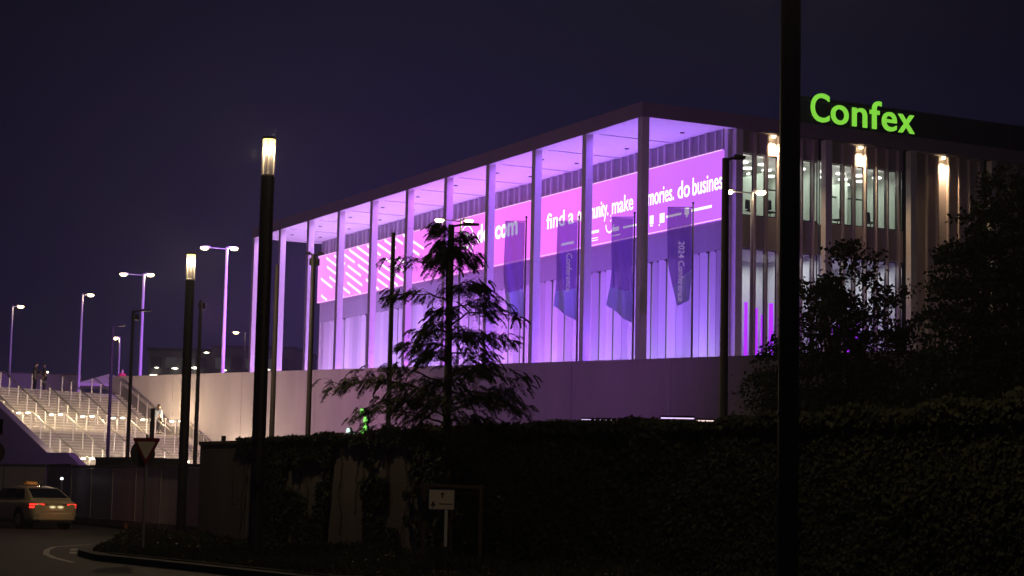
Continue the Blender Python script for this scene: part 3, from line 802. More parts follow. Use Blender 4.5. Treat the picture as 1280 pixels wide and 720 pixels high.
# ================================================================== PEOPLE
def skin_mesh(name, verts, edges, radii, material, parent, root=0, sub=1):
    me = bpy.data.meshes.new(name); me.from_pydata(verts, edges, []); me.update()
    o = bpy.data.objects.new(name, me); COL.objects.link(o)
    md = o.modifiers.new('skin', 'SKIN')
    lay = me.skin_vertices[0].data if me.skin_vertices else None
    if lay:
        for i, r in enumerate(radii): lay[i].radius = (r, r)
        lay[root].use_root = True
    s = o.modifiers.new('sub', 'SUBSURF'); s.levels = sub; s.render_levels = sub
    me.materials.append(material); o.parent = parent
    md.use_smooth_shade = True
    return o

def person(loc, rotz, label, h, skin, topm, legm, hairm, lean=0.0, arm_l=None, arm_r=None, stride=0.0, longhair=False, head_turn=0.0):
    t = thing('person', label, 'person', loc, rotz); k = h/1.75
    V, E, Rr = [], [], []
    def a(p, r, par=None):
        V.append(Vector(p)*k); Rr.append(r*k)
        if par is not None: E.append((par, len(V)-1))
        return len(V)-1
    L = lean
    pel = a((0,0,.95), .125); sp = a((0,-L*.3,1.15), .118, pel); ch_ = a((0,-L*.7,1.34), .135, sp)
    nk = a((0,-L,1.49), .055, ch_); hb = a((0,-L-.01,1.57), .07, nk); hm = a((0,-L-.02,1.65), .088, hb); ht = a((0,-L-.01,1.725), .066, hm)
    ns = a((math.sin(head_turn)*.10,-L-.02-.10*math.cos(head_turn),1.635), .012, hm)
    for s in (-1,1):
        er = a((s*.095,-L,1.64), .014, hm)
    arms = {}
    for s, ar in ((-1, arm_l), (1, arm_r)):
        el, wr = ar if ar else ((s*.235,-L*.6+.02,1.13), (s*.235,-L-.06,.90))
        sh = a((s*.165,-L*.85,1.42), .058, ch_); ee = a(el, .042, sh); ww = a(wr, .027, ee)
        dv = (Vector(wr)-Vector(el)).normalized(); pm = Vector(wr)+dv*.05; pi_ = a(pm, .030, ww)
        side = dv.cross(Vector((s,0,0))); side = side.normalized() if side.length > .1 else Vector((0,1,0))
        for q, ln in ((-.027,.065),(-.009,.078),(.009,.074),(.027,.058)):
            b1 = pm + side*q + dv*.04; f1 = a(b1, .0095, pi_); f2 = a(b1+dv*ln*.5+Vector((-s*.008,0,0)), .009, f1); a(b1+dv*ln+Vector((-s*.022,0,0)), .008, f2)
        th = a(pm+side*(-.035)-dv*.01, .011, pi_); a(pm+side*(-.055)+dv*.03, .009, th)
        arms[s] = (el, wr)
    legs = {}
    for s in (-1,1):
        st_ = stride*s
        hp = a((s*.09,0,.90), .088, pel); kn = a((s*.10,-.03-st_*.5,.50), .058, hp); an = a((s*.10,.02-st_,.09), .040, kn); to = a((s*.115,-.13-st_,.045), .036, an)
        legs[s] = st_
    skin_mesh('body', V, E, Rr, skin, t)
    def cloth(name, pts, mt, sub=1):
        v=[];e_=[];r_=[]
        for i,(p,r,par) in enumerate(pts):
            v.append(Vector(p)*k); r_.append(r*k)
            if par is not None: e_.append((par,i))
        return skin_mesh(name, v, e_, r_, mt, t)
    jk = [((0,0,.90),.150,None),((0,-L*.3,1.15),.140,0),((0,-L*.7,1.34),.155,1),((0,-L*.98,1.46),.075,2)]
    for s in (-1,1):
        el, wr = arms[s]; n = len(jk)
        jk += [((s*.17,-L*.85,1.42),.078,2),(el,.060,n),(tuple(Vector(el).lerp(Vector(wr),.92)),.045,n+1)]
    cloth('jacket', jk, topm)
    tr = [((0,0,.96),.138,None)]
    for s in (-1,1):
        st_ = legs[s]; n = len(tr)
        tr += [((s*.09,0,.88),.105,0),((s*.10,-.03-st_*.5,.50),.078,n),((s*.10,.02-st_,.12),.058,n+1)]
    cloth('trousers', tr, legm)
    for s in (-1,1):
        st_ = legs[s]
        obj('shoe', MB().prism([(s*.065*k,(.07-st_)*k),(s*.16*k,(.07-st_)*k),(s*.165*k,(-.15-st_)*k),(s*.115*k,(-.21-st_)*k),(s*.07*k,(-.15-st_)*k)], 'z', 0.0, .095*k), m_rubber, t, bevel=.02)
    hr = MB(); c = Vector((0,-L+.012,1.665))*k
    hr.lathe([(.0,.115*k),(.05*k,.108*k),(.088*k,.07*k),(.103*k,.02*k),(.100*k,-.03*k),(.07*k,-.05*k)], tuple(c), 14)
    ho = obj('hair', hr, hairm, t, smooth=True)
    if longhair:
        obj('hair', MB().prism([(-.085*k,.02*k),(.085*k,.02*k),(.075*k,.11*k),(-.075*k,.11*k)], 'z', 1.38*k, 1.68*k), hairm, t, bevel=.03)
    for s in (-1,1):
        obj('eye', MB().lathe([(0,-.009),(.009,0),(0,.009)], (s*.03*k,(-L-.105)*k,1.66*k), 6), m_black, t)
    return t
sk1 = mat('skin', (.50,.33,.25), .6); hair1 = mat('dark_hair', (.03,.022,.018), .7)
c_dark = mat('dark_coat', (.018,.018,.024), .85, noise=.3, nscale=20); c_jean = mat('dark_trousers', (.025,.025,.035), .85, noise=.3, nscale=20)
c_red = mat('red_jacket', (.55,.05,.06), .8); c_light = mat('pale_blue_shirt', (.26,.32,.40), .8, noise=.1, nscale=10)
person((-28.75,116.2,7.05), R(80), 'person in dark coat at the top of the stairs, left one of the pair', 1.76, sk1, c_dark, c_jean, hair1, lean=.05, arm_r=((.24,-.10,1.16),(.16,-.28,1.20)))
person((-28.20,116.4,7.05), R(-75), 'person in dark coat at the top of the stairs, right one of the pair', 1.74, sk1, c_dark, c_jean, hair1, lean=.04, arm_l=((-.24,-.04,1.14),(-.18,-.24,1.05)))
person((-24.1,119.2,7.05), R(20), 'person in a red jacket leaning at the left end of the long pale wall', 1.66, sk1, c_red, c_jean, hair1, lean=.10, arm_r=((.25,-.12,1.16),(.15,-.32,1.14)))
lz = 4.57
person(tuple(sw(4.4,-1.55,lz)), R(150), 'person in a pale blue shirt standing on the stair landing by the thick dark post', 1.75, sk1, c_light, c_jean, hair1, lean=.03, longhair=True)

# ================================================================== TUBE LAMPS (street)
def tube_glass():
    m = bpy.data.materials.new('frosted_lamp_tube'); m.use_nodes = True; nt = m.node_tree; nt.nodes.clear()
    o = nt.nodes.new('ShaderNodeOutputMaterial'); t = nt.nodes.new('ShaderNodeBsdfTransparent'); t.inputs[0].default_value = (.97,.96,.95,1)
    d = nt.nodes.new('ShaderNodeBsdfTranslucent'); d.inputs[0].default_value = (.9,.86,.84,1)
    d2 = nt.nodes.new('ShaderNodeBsdfDiffuse'); d2.inputs[0].default_value = (.8,.76,.8,1)
    gl = nt.nodes.new('ShaderNodeBsdfGlossy'); gl.inputs['Roughness'].default_value = .12
    a = nt.nodes.new('ShaderNodeMixShader'); a.inputs[0].default_value = .5
    b = nt.nodes.new('ShaderNodeMixShader'); b.inputs[0].default_value = .016
    c = nt.nodes.new('ShaderNodeMixShader'); f = nt.nodes.new('ShaderNodeFresnel'); f.inputs[0].default_value = 1.45
    nt.links.new(d.outputs[0], a.inputs[1]); nt.links.new(d2.outputs[0], a.inputs[2])
    nt.links.new(t.outputs[0], b.inputs[1]); nt.links.new(a.outputs[0], b.inputs[2])
    nt.links.new(f.outputs[0], c.inputs[0]); nt.links.new(b.outputs[0], c.inputs[1]); nt.links.new(gl.outputs[0], c.inputs[2])
    nt.links.new(c.outputs[0], o.inputs[0]); return m
m_tube = tube_glass()
def tube_lamp(x, y, label, on=True, r=.15, H=8.9, en=380):
    t = thing('tube_street_lamp', label, 'street lamp', (x,y,.0), 0, 'dark column lamps with a glass tube head')
    obj('column_shaft', MB().lathe([(0,.0),(r*1.5,.0),(r*1.5,.13),(r*1.02,.16),(r,.6),(r,H-.86),(r*.96,H-.84),(0,H-.84)], (0,0,0), 24), m_darkpole, t, smooth=False)
    obj('access_door', MB().prism([(-.07,.0),(.07,.0),(.07,.02),(-.07,.02)], 'z', .7, 1.2), m_darkpole, t).location = (0,-r-.012,0)
    obj('band', MB().lathe([(r+.001,0),(r+.012,.01),(r+.012,.05),(r+.001,.06)], (0,0,2.6), 24), m_darkpole, t)
    obj('glass_tube', MB().lathe([(r*.97,H-.83),(r*.97,H-.02)], (0,0,0), 28), m_tube, t, smooth=True)
    obj('core_rod', MB().bar((0,0,H-.83),(0,0,H-.1),.018,.018,8), m_midpole, t)
    for k in range(3):
        a = k*2.094+.5
        obj('tube_rod', MB().bar((r*.86*math.cos(a),r*.86*math.sin(a),H-.83),(r*.86*math.cos(a),r*.86*math.sin(a),H-.03),.008), m_steel, t)
    obj('tube_base', MB().lathe([(0,H-.835),(r*.95,H-.835),(r*.95,H-.80),(0,H-.78)], (0,0,0), 24), m_white, t)
    obj('lamp_cap', MB().lathe([(0,H-.02),(r*1.02,H-.02),(r*1.02,H+.03),(0,H+.05)], (0,0,0), 24), m_darkpole, t)
    obj('lightning_rod', MB().bar((r*.9,0,H),(r*.9,0,H+.22),.006), m_steel, t)
    if on:
        obj('lamp_lens', MB().lathe([(0,H-.17),(r*.72,H-.14),(r*.9,H-.06),(r*.9,H-.022),(0,H-.022)], (0,0,0), 24), e_warm, t, smooth=True)
        add_light('POINT', 'tube_light', (0,0,H-.24), en, (1,.74,.40), t, .09)
    return t
tube_lamp(-5.36, 41.3, 'big dark column lamp with brightly glowing glass tube head', H=9.16)
tube_lamp(-10.28, 61.0, 'smaller, farther dark column lamp with glowing tube head above the taxi', H=8.97, en=900)
tube_lamp(3.41, 23.5, 'nearest thick dark lamp column, crossing the whole picture on the right', r=.128, H=9.3, en=480)

# ================================================================== FOREGROUND WALL WITH IVY
WA = math.atan2(-.841,.541); W0 = (-8.1, 50.6)
def ww(s, n, z): return Vector((W0[0]+.541*s+.841*n*-1, W0[1]-.841*s+.541*n*-1, z))   # n: towards the camera side
fwall = thing('garden_wall', 'weathered concrete wall beside the road, bare at its left end and ivy-covered further right', 'wall', (W0[0],W0[1],0), WA)
s = 0.0; i = 0
while s < 40:
    s1 = s+3.0
    obj('wall_panel', MB().box(s+.008, s1-.008, 0.0, .30, .005, 2.66), m_foreconc, fwall, bevel=.012)
    obj('coping', MB().box(s+.004, s1-.004, -.045, .345, 2.663, 2.76), m_coping, fwall, bevel=.01)
    obj('footing', MB().box(s+.004, s1-.004, -.14, -.002, .005, .26), m_coping, fwall, bevel=.015)
    s = s1
for sx_ in (1.1, 6.9):
    obj('wall_pin', MB().box(sx_, sx_+.09, .1, .19, 2.761, 2.90), m_darkpole, fwall)

def vnoise(x, y, seed=0):
    xi = np.floor(x).astype(int); yi = np.floor(y).astype(int); fx = x-xi; fy = y-yi
    fx = fx*fx*(3-2*fx); fy = fy*fy*(3-2*fy)
    def h(a, b): 
        n = np.sin(a*127.1 + b*311.7 + seed*74.7)*43758.5453; return n-np.floor(n)
    return (h(xi,yi)*(1-fx)+h(xi+1,yi)*fx)*(1-fy)+(h(xi,yi+1)*(1-fx)+h(xi+1,yi+1)*fx)*fy
def fbm(x, y, seed=0): return (vnoise(x,y,seed)+.5*vnoise(2*x,2*y,seed+1)+.25*vnoise(4*x,4*y,seed+2))/1.75
def make_ivy():
    N = 150000
    s = nrng.uniform(2.6, 33.5, N); v = nrng.uniform(0, 1, N)
    full = np.clip((s-10.5)/5.0, 0, 1)
    hang = fbm(s*1.25, s*0, 5)                      # hanging length per position
    length = np.clip((hang-.30)*3.0, .04, 1.2)
    length = length*(1-full) + 1.6*full
    patch = fbm(s*.9, v*3.2, 9)
    keep = (v < length) & ((patch > .40-.35*full) | (v < .06+.30*full))
    keep &= (s > 3.6) | (v < .10)
    s, v, full, patch = s[keep], v[keep], full[keep], patch[keep]
    n = len(s)
    thick = .05 + (.16+.28*full)*fbm(s*.9, v*2.4, 21)
    z = 2.80 - v*2.72
    bulge = (.30+.30*np.clip((s-22)/6,0,1))*fbm(s*1.4, s*0+3, 31)*np.clip((s-4)/4,.15,1)
    topm = (nrng.random(n) < .15) & ((s > 3.6) | (v < .1))
    z = np.where(topm, 2.72 + nrng.random(n)*bulge, z)
    out = np.where(topm, nrng.uniform(-.45, 1.0, n)*np.where(full > .3, .42, .2), thick*nrng.uniform(.35, 1.0, n)**.5)
    z = np.maximum(z, .16)
    C = np.stack([W0[0]+.541*s-.841*out, W0[1]-.841*s-.541*out, z], 1) + nrng.normal(0,.02,(n,3))
    nrm = unit(np.array([-.841,-.541,.55]) + nrng.normal(0,.45,(n,3)))
    down = unit(np.array([0,0,-1.]) + nrng.normal(0,.45,(n,3)))
    A = unit(down - nrm*np.sum(down*nrm,1,keepdims=True)); B = np.cross(nrm, A)
    L = nrng.uniform(.06,.125,n); 
    return leaves_mesh('ivy', C, A, B, L, L*.95, m_ivy, .18)
iv = bpy.data.objects.new('ivy', make_ivy()); COL.objects.link(iv)
prop(iv, 'dense dark ivy hanging over the roadside concrete wall', 'ivy', kind='stuff')
# bare hanging stems
stm = thing('ivy_vines', 'thin bare ivy stems creeping down the bare part of the concrete wall', 'vine', (W0[0],W0[1],0), WA)
for q in range(26):
    s = rng.uniform(2.2, 13); z = 2.78; pts = [(s,-.01,z)]
    ln = rng.uniform(.8, 2.5)
    while z > 2.78-ln:
        z -= .16; s += rng.uniform(-.07,.07); pts.append((s, -.02-rng.random()*.03, z))
    obj('stem', MB().tube(pts, .010, 4), m_bark, stm)

def make_scrub():
    N = 90000
    s = nrng.uniform(-5, 30, N); o = nrng.uniform(.02, 5.2, N)
    hh = .04+(.42*np.clip(1.3-o/2.6,.12,1))*fbm(s*.8, o*1.1, 41)*np.clip(o/.4,.4,1)
    keep = fbm(s*.6, o*.9, 55) > .30
    keep &= o < (s+5.0)*.46
    s, o, hh = s[keep], o[keep], hh[keep]; n = len(s)
    C = np.stack([W0[0]+.541*s-.841*o, W0[1]-.841*s-.541*o, .15+nrng.random(n)*hh], 1)
    A = unit(nrng.normal(0,.7,(n,3))+np.array([0,0,.9])); Bq = unit(np.cross(A, nrng.normal(0,1,(n,3))))
    L = nrng.uniform(.06,.16,n)
    return leaves_mesh('undergrowth', C, A, Bq, L, L*.3, m_scrub, .1)
ug = bpy.data.objects.new('undergrowth', make_scrub()); COL.objects.link(ug)
prop(ug, 'low dark undergrowth along the foot of the concrete wall', 'undergrowth', kind='stuff')

# ================================================================== TREES
def np_tube(mb, pts, r0, r1, n=6):
    m = len(pts)
    mb.tube(pts, [r0+(r1-r0)*i/(m-1) for i in range(m)], n)

def feathery_tree():
    t = thing('feathery_tree', 'slender tree with drooping feathery foliage in tiers, in front of the lit hall', 'tree', (-1.24,38.3,.13))
    r = random.Random(21)
    trunk = MB(); H = 6.65
    tp = []
    for i in range(15):
        f = i/14; tp.append(Vector((.05*math.sin(f*5)+.03*math.sin(f*13), .04*math.cos(f*7), H*f)))
    np_tube(trunk, tp, .085, .012, 9)
    obj('trunk', trunk, m_bark, t, smooth=True)
    wood = MB(); Cc, Aa, Bb, Ll, Wd = [], [], [], [], []
    def rad(z, az):
        side = math.cos(az)                          # +1 picture right
        prof = [(2.5,1.2),(2.85,1.9),(3.2,2.3),(3.7,2.35),(3.95,1.9),(4.2,1.0),(4.45,1.15),(4.75,1.45),(5.0,1.55),(5.2,1.0),(5.5,1.05),(5.8,1.2),(6.0,1.05),(6.3,.6),(6.6,.3)]
        for (a,b),(c,d) in zip(prof, prof[1:]):
            if a <= z <= c: R_ = b+(d-b)*(z-a)/(c-a); break
        else: R_ = .3
        if 4.3 < z < 5.2: R_ *= 1.0+.30*side
        if 5.3 < z < 6.1: R_ *= 1.0-.15*side
        if 2.9 < z < 3.9: R_ *= 1.0-.04*side
        return R_
    def rach(p, d, ln):
        # one drooping compound leaf: a stalk with paired leaflets
        npair = max(4, int(ln/.034)); q = Vector(p); dd = Vector(d).normalized()
        for i in range(npair):
            f = i/npair
            dd = (dd + Vector((0,0,-.15))).normalized(); q = q + dd*(ln/npair)
            sd = dd.cross(Vector((0,0,1))); sd = sd.normalized() if sd.length > .05 else Vector((1,0,0))
            for s_ in (-1,1):
                a = (sd*s_ + dd*.45 + Vector((0,0,-.35 + r.uniform(-.2,.1)))).normalized()
                b = a.cross(Vector((r.uniform(-.3,.3),r.uniform(-.3,.3),1))).normalized()
                l = .105*(1-.35*f)*r.uniform(.8,1.25)
                Cc.append(q + a*l*.5); Aa.append(a); Bb.append(b); Ll.append(l); Wd.append(l*.34)
    az = 0.0; z = 2.35
    while z < 6.45:
        z += r.uniform(.045,.09) if z < 3.5 else (r.uniform(.08,.15) if z < 4.6 else r.uniform(.10,.19))
        if 3.75 < z < 4.1 and r.random() < .55: continue
        az += 2.399 + r.uniform(-.5,.5)
        up = r.uniform(.10,.75) if z < 5.4 else r.uniform(.5,1.3)
        rad_ = rad(min(z+up*.45, 6.6), az)
        reach = rad_*r.choice((r.uniform(.40,.75), r.uniform(.80,1.12), r.uniform(.85,1.12)))
        n = 9; pts = [Vector((0,0,z))]; bend = r.uniform(-.6,.6); sag = r.uniform(.25,.6)
        for i in range(1,n+1):
            f = i/n; a_ = az+bend*f
            pts.append(Vector((math.cos(a_)*reach*f, math.sin(a_)*reach*f, z + up*reach*f - (up*.55+sag*.35)*reach*f*f + r.uniform(-.03,.03))))
        np_tube(wood, pts, .014+.006*reach, .004, 5)
        for i in range(2, n+1):
            f = i/n; base = pts[i]
            for k in range(3 if z < 4.6 else 2):
                ta = az + bend*f + r.choice((-1,1))*r.uniform(.3,1.5); tl = r.uniform(.18,.55)*(1.1-.45*f)*(1 if reach > .7 else .6)
                mid_ = base + Vector((math.cos(ta)*tl*.5, math.sin(ta)*tl*.5, r.uniform(-.02,.16)))
                e = base + Vector((math.cos(ta)*tl, math.sin(ta)*tl, r.uniform(-.16,.18)))
                wood.bar(base, mid_, .006, .0045, 4, cap=False); wood.bar(mid_, e, .0045, .003, 4, cap=False)
                for g_ in range(r.choice((1,2,3,4))):
                    st = (base.lerp(mid_, r.random()) if r.random() < .4 else mid_.lerp(e, r.random())); da = ta + r.uniform(-1.2,1.2)
                    rach(st, (math.cos(da), math.sin(da), r.uniform(-.9,.35)), r.uniform(.14,.30))
                rach(e, (math.cos(ta), math.sin(ta), r.uniform(-.6,.1)), r.uniform(.16,.28))
        rach(pts[-1], (math.cos(az+bend), math.sin(az+bend), -.2), .28)
    for q in range(14):                                # fine shoots at the top
        zz0 = r.uniform(5.6,6.6); a = r.uniform(0,6.28); e = Vector((math.cos(a)*r.uniform(.1,.4), math.sin(a)*.25, zz0+r.uniform(.15,.4)))
        wood.bar((0,0,zz0), e, .006, .003, 4); rach(e, (math.cos(a),math.sin(a),-.2), .2); rach((Vector((0,0,zz0))+e)/2, (math.cos(a+1),math.sin(a+1),-.3), .2)
    for k in range(10):
        a = k*1.9; rach(tp[-1]+Vector((0,0,-.05*k)), (math.cos(a),math.sin(a),.5), .2)
    obj('branches', wood, m_bark, t)
    o = lambda L_: np.array([tuple(v) for v in L_])
    me = leaves_mesh('crown', o(Cc), o(Aa), o(Bb), np.array(Ll), np.array(Wd), m_leaf1, .1)
    c = bpy.data.objects.new('crown', me); COL.objects.link(c); c.parent = t
    return t, len(Cc)
ft_, nleaf = feathery_tree(); print('feathery leaflets', nleaf)

def broad_tree(name, label, x, y, H, lobes, seed, nl=26000, leaf=.125, trunk_r=.16, group=None):
    t = thing(name, label, 'tree', (x,y,0), 0, group); r = random.Random(seed); nr = np.random.default_rng(seed)
    wood = MB(); tp = [Vector((.1*math.sin(i*.9),.1*math.cos(i*1.3),H*.62*i/8)) for i in range(9)]
    np_tube(wood, tp, trunk_r, trunk_r*.4, 9)
    obj('trunk', wood, m_bark, t, smooth=True)
    br = MB(); P = []
    vol = sum(l[3]**2 for l in lobes)
    for (cx_,cy_,cz_,R_) in lobes:
        c = Vector((cx_,cy_,cz_)); st = tp[min(8, max(2, int(cz_/H*8)))]
        midp = st.lerp(c, .5)+Vector((r.uniform(-.2,.2),r.uniform(-.2,.2),.15))
        np_tube(br, [st, midp, c], trunk_r*.4, .02, 6)
        ncl = int(1.0*nl/46*R_*R_/vol)
        for q in range(ncl):
            d = Vector((r.gauss(0,1),r.gauss(0,1),r.gauss(0,1))).normalized(); f = r.uniform(.25,1.0)**.45
            wob = 1+.22*math.sin(d.x*5+cx_*3)*math.cos(d.z*6+cy_)+r.uniform(-.05,.16)
            p = c + d*R_*f*wob
            if q % 4 == 0: br.bar(c.lerp(p,.35), p, .012, .004, 4, cap=False)
            P.append(tuple(p))
    obj('branches', br, m_bark, t)
    P = np.array(P); n = len(P)*46
    C = np.repeat(P, 46, 0) + nr.normal(0,.115,(n,3))*np.array([1.2,1.2,.8])
    A = unit(nr.normal(0,1,(n,3))+np.array([0,0,-.4])); B = unit(np.cross(A, nr.normal(0,1,(n,3))))
    L = nr.uniform(.6,1.25,n)*leaf
    me = leaves_mesh('crown', C, A, B, L, L*.62, m_leaf2, .15)
    o = bpy.data.objects.new('crown', me); COL.objects.link(o); o.parent = t
    return t
broad_tree('broadleaf_tree', 'round dark broadleaf tree directly right of the nearest lamp column', 8.2, 48, 8.3,
    [(-.9,0,4.2,1.0),(-1.55,0,4.9,.62),(-.5,-.3,5.6,1.05),(.1,0,7.1,.95),(-.35,.3,6.6,.75),(.9,.2,6.2,1.0),(1.3,-.2,4.9,1.0),(.3,-.4,4.6,1.2),(1.7,0,4.0,.9),(.2,.3,3.3,1.4),(-1.2,.2,3.2,1.0),(1.6,.3,3.0,1.0)], 5, 25000)
broad_tree('broadleaf_tree', 'tall dark broadleaf tree at the right edge, hiding the end of the hall', 10.75, 41, 8.6,
    [(-.9,0,6.0,.95),(-1.0,.2,7.0,.6),(0,0,7.8,.9),(-.45,0,7.4,.6),(.9,0,7.5,1.2),(-1.25,0,4.9,.85),(0,-.3,5.6,1.3),(1.2,0,5.8,1.3),(-.7,.2,3.9,1.2),(.7,-.2,4.0,1.5),(-1.6,0,3.2,1.0),(0,.2,2.8,1.5),(1.7,.1,3.0,1.3)], 9, 44000)
broad_tree('broadleaf_tree', 'low dark tree between the two larger ones on the right', 10.2, 46.5, 5.5,
    [(-.6,0,3.9,.95),(.4,0,4.5,.8),(.1,-.2,3.2,1.2),(-1.1,.2,3.0,.9)], 13, 15000)
broad_tree('broadleaf_bush', 'small dark leafy shrub left of the nearest lamp column, rising over the ivy', 5.35, 40.5, 4.3,
    [(0,0,3.75,.42),(.25,0,3.2,.5),(.55,0,3.6,.4),(.3,.1,2.6,.6)], 17, 5000, .07, .05)
# ================================================================== TREE STAKES AND SMALL SIGN
stk = thing('tree_stakes', 'dark timber stake frame with crossbar around the feathery tree trunk', 'tree stakes', (-1.24,38.3,.13))
for (a,b) in ((-.38,-.9),(.72,-.75),(.1,.6)):
    obj('stake', MB().bar((a,b,0),(a,b,1.62),.045,.045,10), m_wood, stk)
for p, q in (((-.45,-.9,1.57),(.78,-.75,1.55)),((-.38,-.95,1.46),(.1,.65,1.46)),((.72,-.8,1.42),(.1,.65,1.42))):
    obj('crossbar', MB().bar(p,q,.04,.04,8), m_wood, stk)
obj('tie_strap', MB().bar((0,-.84,1.5),(0,0,1.52),.018), m_rubber, stk)
ds = thing('direction_sign', 'small pale rectangular sign with arrow and pictogram on a thin post before the ivy', 'sign', (-1.17,36.95,.13))
obj('post', MB().bar((0,.02,0),(0,.02,1.48),.032,.032,12), m_white, ds)
obj('base_sleeve', MB().bar((0,.02,0),(0,.02,.42),.07,.065,12), m_darkpole, ds)
obj('sign_board', MB().box(-.335,.155,-.015,.0,1.12,1.50), m_signface, ds, bevel=.004)
rim = MB().box(-.335,.155,-.020,-.0155,1.12,1.132).box(-.335,.155,-.020,-.0155,1.488,1.50).box(-.335,-.325,-.020,-.0155,1.132,1.488).box(.145,.155,-.020,-.0155,1.132,1.488)
obj('sign_rim', rim, m_steel, ds)
ar = MB().prism([(-.085,1.36),(-.03,1.36),(-.03,1.335),(.0,1.335),(-.05,1.335)][:0] or [(-.12,1.40),(-.075,1.455),(-.03,1.40),(-.062,1.40),(-.062,1.335),(-.088,1.335),(-.088,1.40)], 'y', -.0195, -.0155)
ar.prism([(-.30,1.19),(-.25,1.285),(-.20,1.19),(-.238,1.19),(-.238,1.15),(-.262,1.15),(-.262,1.19)], 'y', -.0195, -.0155)
ar.box(-.14,.12,-.0195,-.0155,1.215,1.235)
obj('pictograms', ar, m_black, ds)

# ================================================================== YIELD SIGN, ROUND SIGN
ys_ = thing('yield_sign', 'red and white upside-down triangle yield sign on a thin post by the kerb', 'road sign', (-8.06,42.9,.10), R(-3))
obj('post', MB().bar((0,.035,0),(0,.035,2.62),.032,.032,12), m_galv, ys_)
def tri(sz, z0, y0, y1):
    h = sz*.95; c = sz*.05
    return MB().prism([(-sz/2+c,z0+h),(sz/2-c,z0+h),(sz/2,z0+h-c),(c*.6,z0),(-c*.6,z0),(-sz/2,z0+h-c)], 'y', y0, y1)
obj('sign_border', tri(.61,1.96,-.012,0), m_red, ys_)
obj('sign_face', tri(.40,2.075,-.016,-.0125), m_signface, ys_)
obj('clamp', MB().box(-.06,.06,.002,.075,2.30,2.34), m_galv, ys_)
bs = MB().lathe([(0,0),(.30,0),(.30,.012),(0,.012)], (0,0,0), 28)
b_ = obj('sign_back', bs, m_darkpole, ys_); b_.location = (-.10,.10,2.20); b_.rotation_euler = (R(90),0,R(40))
rs = thing('round_sign', 'round road sign cut by the left picture edge, dark sign back above it', 'road sign', (-8.80,33,.005), R(-12))
obj('post', MB().bar((-.1,.05,0),(-.1,.05,2.85),.03,.03,12), m_galv, rs)
for nm, rr, yy, mt in (('sign_rim',.20,0,m_coping),('sign_face',.15,-.006,mat('dim_sign_face',(.28,.20,.14),.5))):
    d_ = obj(nm, MB().lathe([(0,0),(rr,0),(rr,.01),(0,.01)], (0,0,0), 28), mt, rs); d_.location = (0,yy,2.09); d_.rotation_euler = (R(90),0,0)
obj('sign_back', MB().box(-.35,.12,.02,.035,2.40,2.66), m_darkpole, rs)
# traffic cone
cn = thing('traffic_cone', 'small dim orange traffic cone on the road left of the yield sign', 'traffic cone', (-11.05,56.1,.006))
obj('cone_body', MB().lathe([(.12,.03),(.035,.48),(.0,.485)], (0,0,0), 16), mat('orange_plastic',(.55,.13,.04),.5), cn)
obj('cone_band', MB().lathe([(.0905,.18),(.0745,.27)], (0,0,.0), 16), m_white, cn)
obj('cone_foot', MB().box(-.17,.17,-.17,.17,0,.03), m_rubber, cn, bevel=.01)

# ================================================================== HOARDING AND SITE BOXES
hd = thing('site_hoarding', 'long panelled hoarding fence behind the taxi and the yield sign', 'hoarding', (0,0,0))
def hoard(p, q, n, z1, m, face):
    p = Vector(p); q = Vector(q); d = (q-p); L = d.length; d.normalize(); nn = Vector((d.y,-d.x))
    def P(a, b): v = p + d*a + nn*b; return (v.x, v.y)
    for i in range(n):
        a, b = L*i/n+.02, L*(i+1)/n-.02; pr = .006*(i % 2)
        obj(face, MB().prism([P(a,0),P(b,0),P(b,.03+pr),P(a,.03+pr)], 'z', .13, z1-.12), m, hd)
        obj('post', MB().prism([P(L*i/n-.018,-.05),P(L*i/n+.018,-.05),P(L*i/n+.018,.055),P(L*i/n-.018,.055)], 'z', .125, z1-.125), m_galv, hd)
        obj('top_rail', MB().prism([P(a-.015,-.05),P(b+.015,-.05),P(b+.015,.06),P(a-.015,.06)], 'z', z1-.115, z1), m_hoarddk, hd)
        obj('base_board', MB().prism([P(a,.04),P(b,.04),P(b,.075),P(a,.075)], 'z', .125, .33), m_hoarddk, hd)
hoard((-16.95,75.2), (-7.6,57.0), 7, 2.30, m_hoard, 'hoarding_panel')
hoard((-19.1,80.2), (-17.02,75.4), 2, 2.36, m_hoard, 'hoarding_panel')
hoard((-27.0,83.5), (-19.2,80.3), 4, 2.36, m_hoard, 'hoarding_panel')
sb = thing('site_container', 'low dark container roof showing just above the hoarding below the stairs', 'container', (-15.3,79.5,.12), R(-50))
obj('container_body', MB().box(-1.5,1.5,-1.1,1.1,0,2.5), m_darkroof, sb, bevel=.02)
for i in range(12): obj('corrugation', MB().box(-1.45+i*.245,-1.33+i*.245,-1.13,-1.102,.15,2.35), m_darkroof, sb)
obj('roof_edge', MB().box(-1.53,1.53,-1.14,1.14,2.503,2.58), m_darkroof, sb)
lp = thing('low_post_light', 'tiny white post light right behind the taxi roof', 'light', (-17.0,73.6,.005))
obj('post', MB().bar((0,0,0),(0,0,1.72),.025), m_galv, lp)
obj('lamp_top', MB().lathe([(0,1.72),(.06,1.73),(.05,1.80),(0,1.82)], (0,0,0), 12), emit('post_light_glow',(.9,.95,1),3.0), lp)
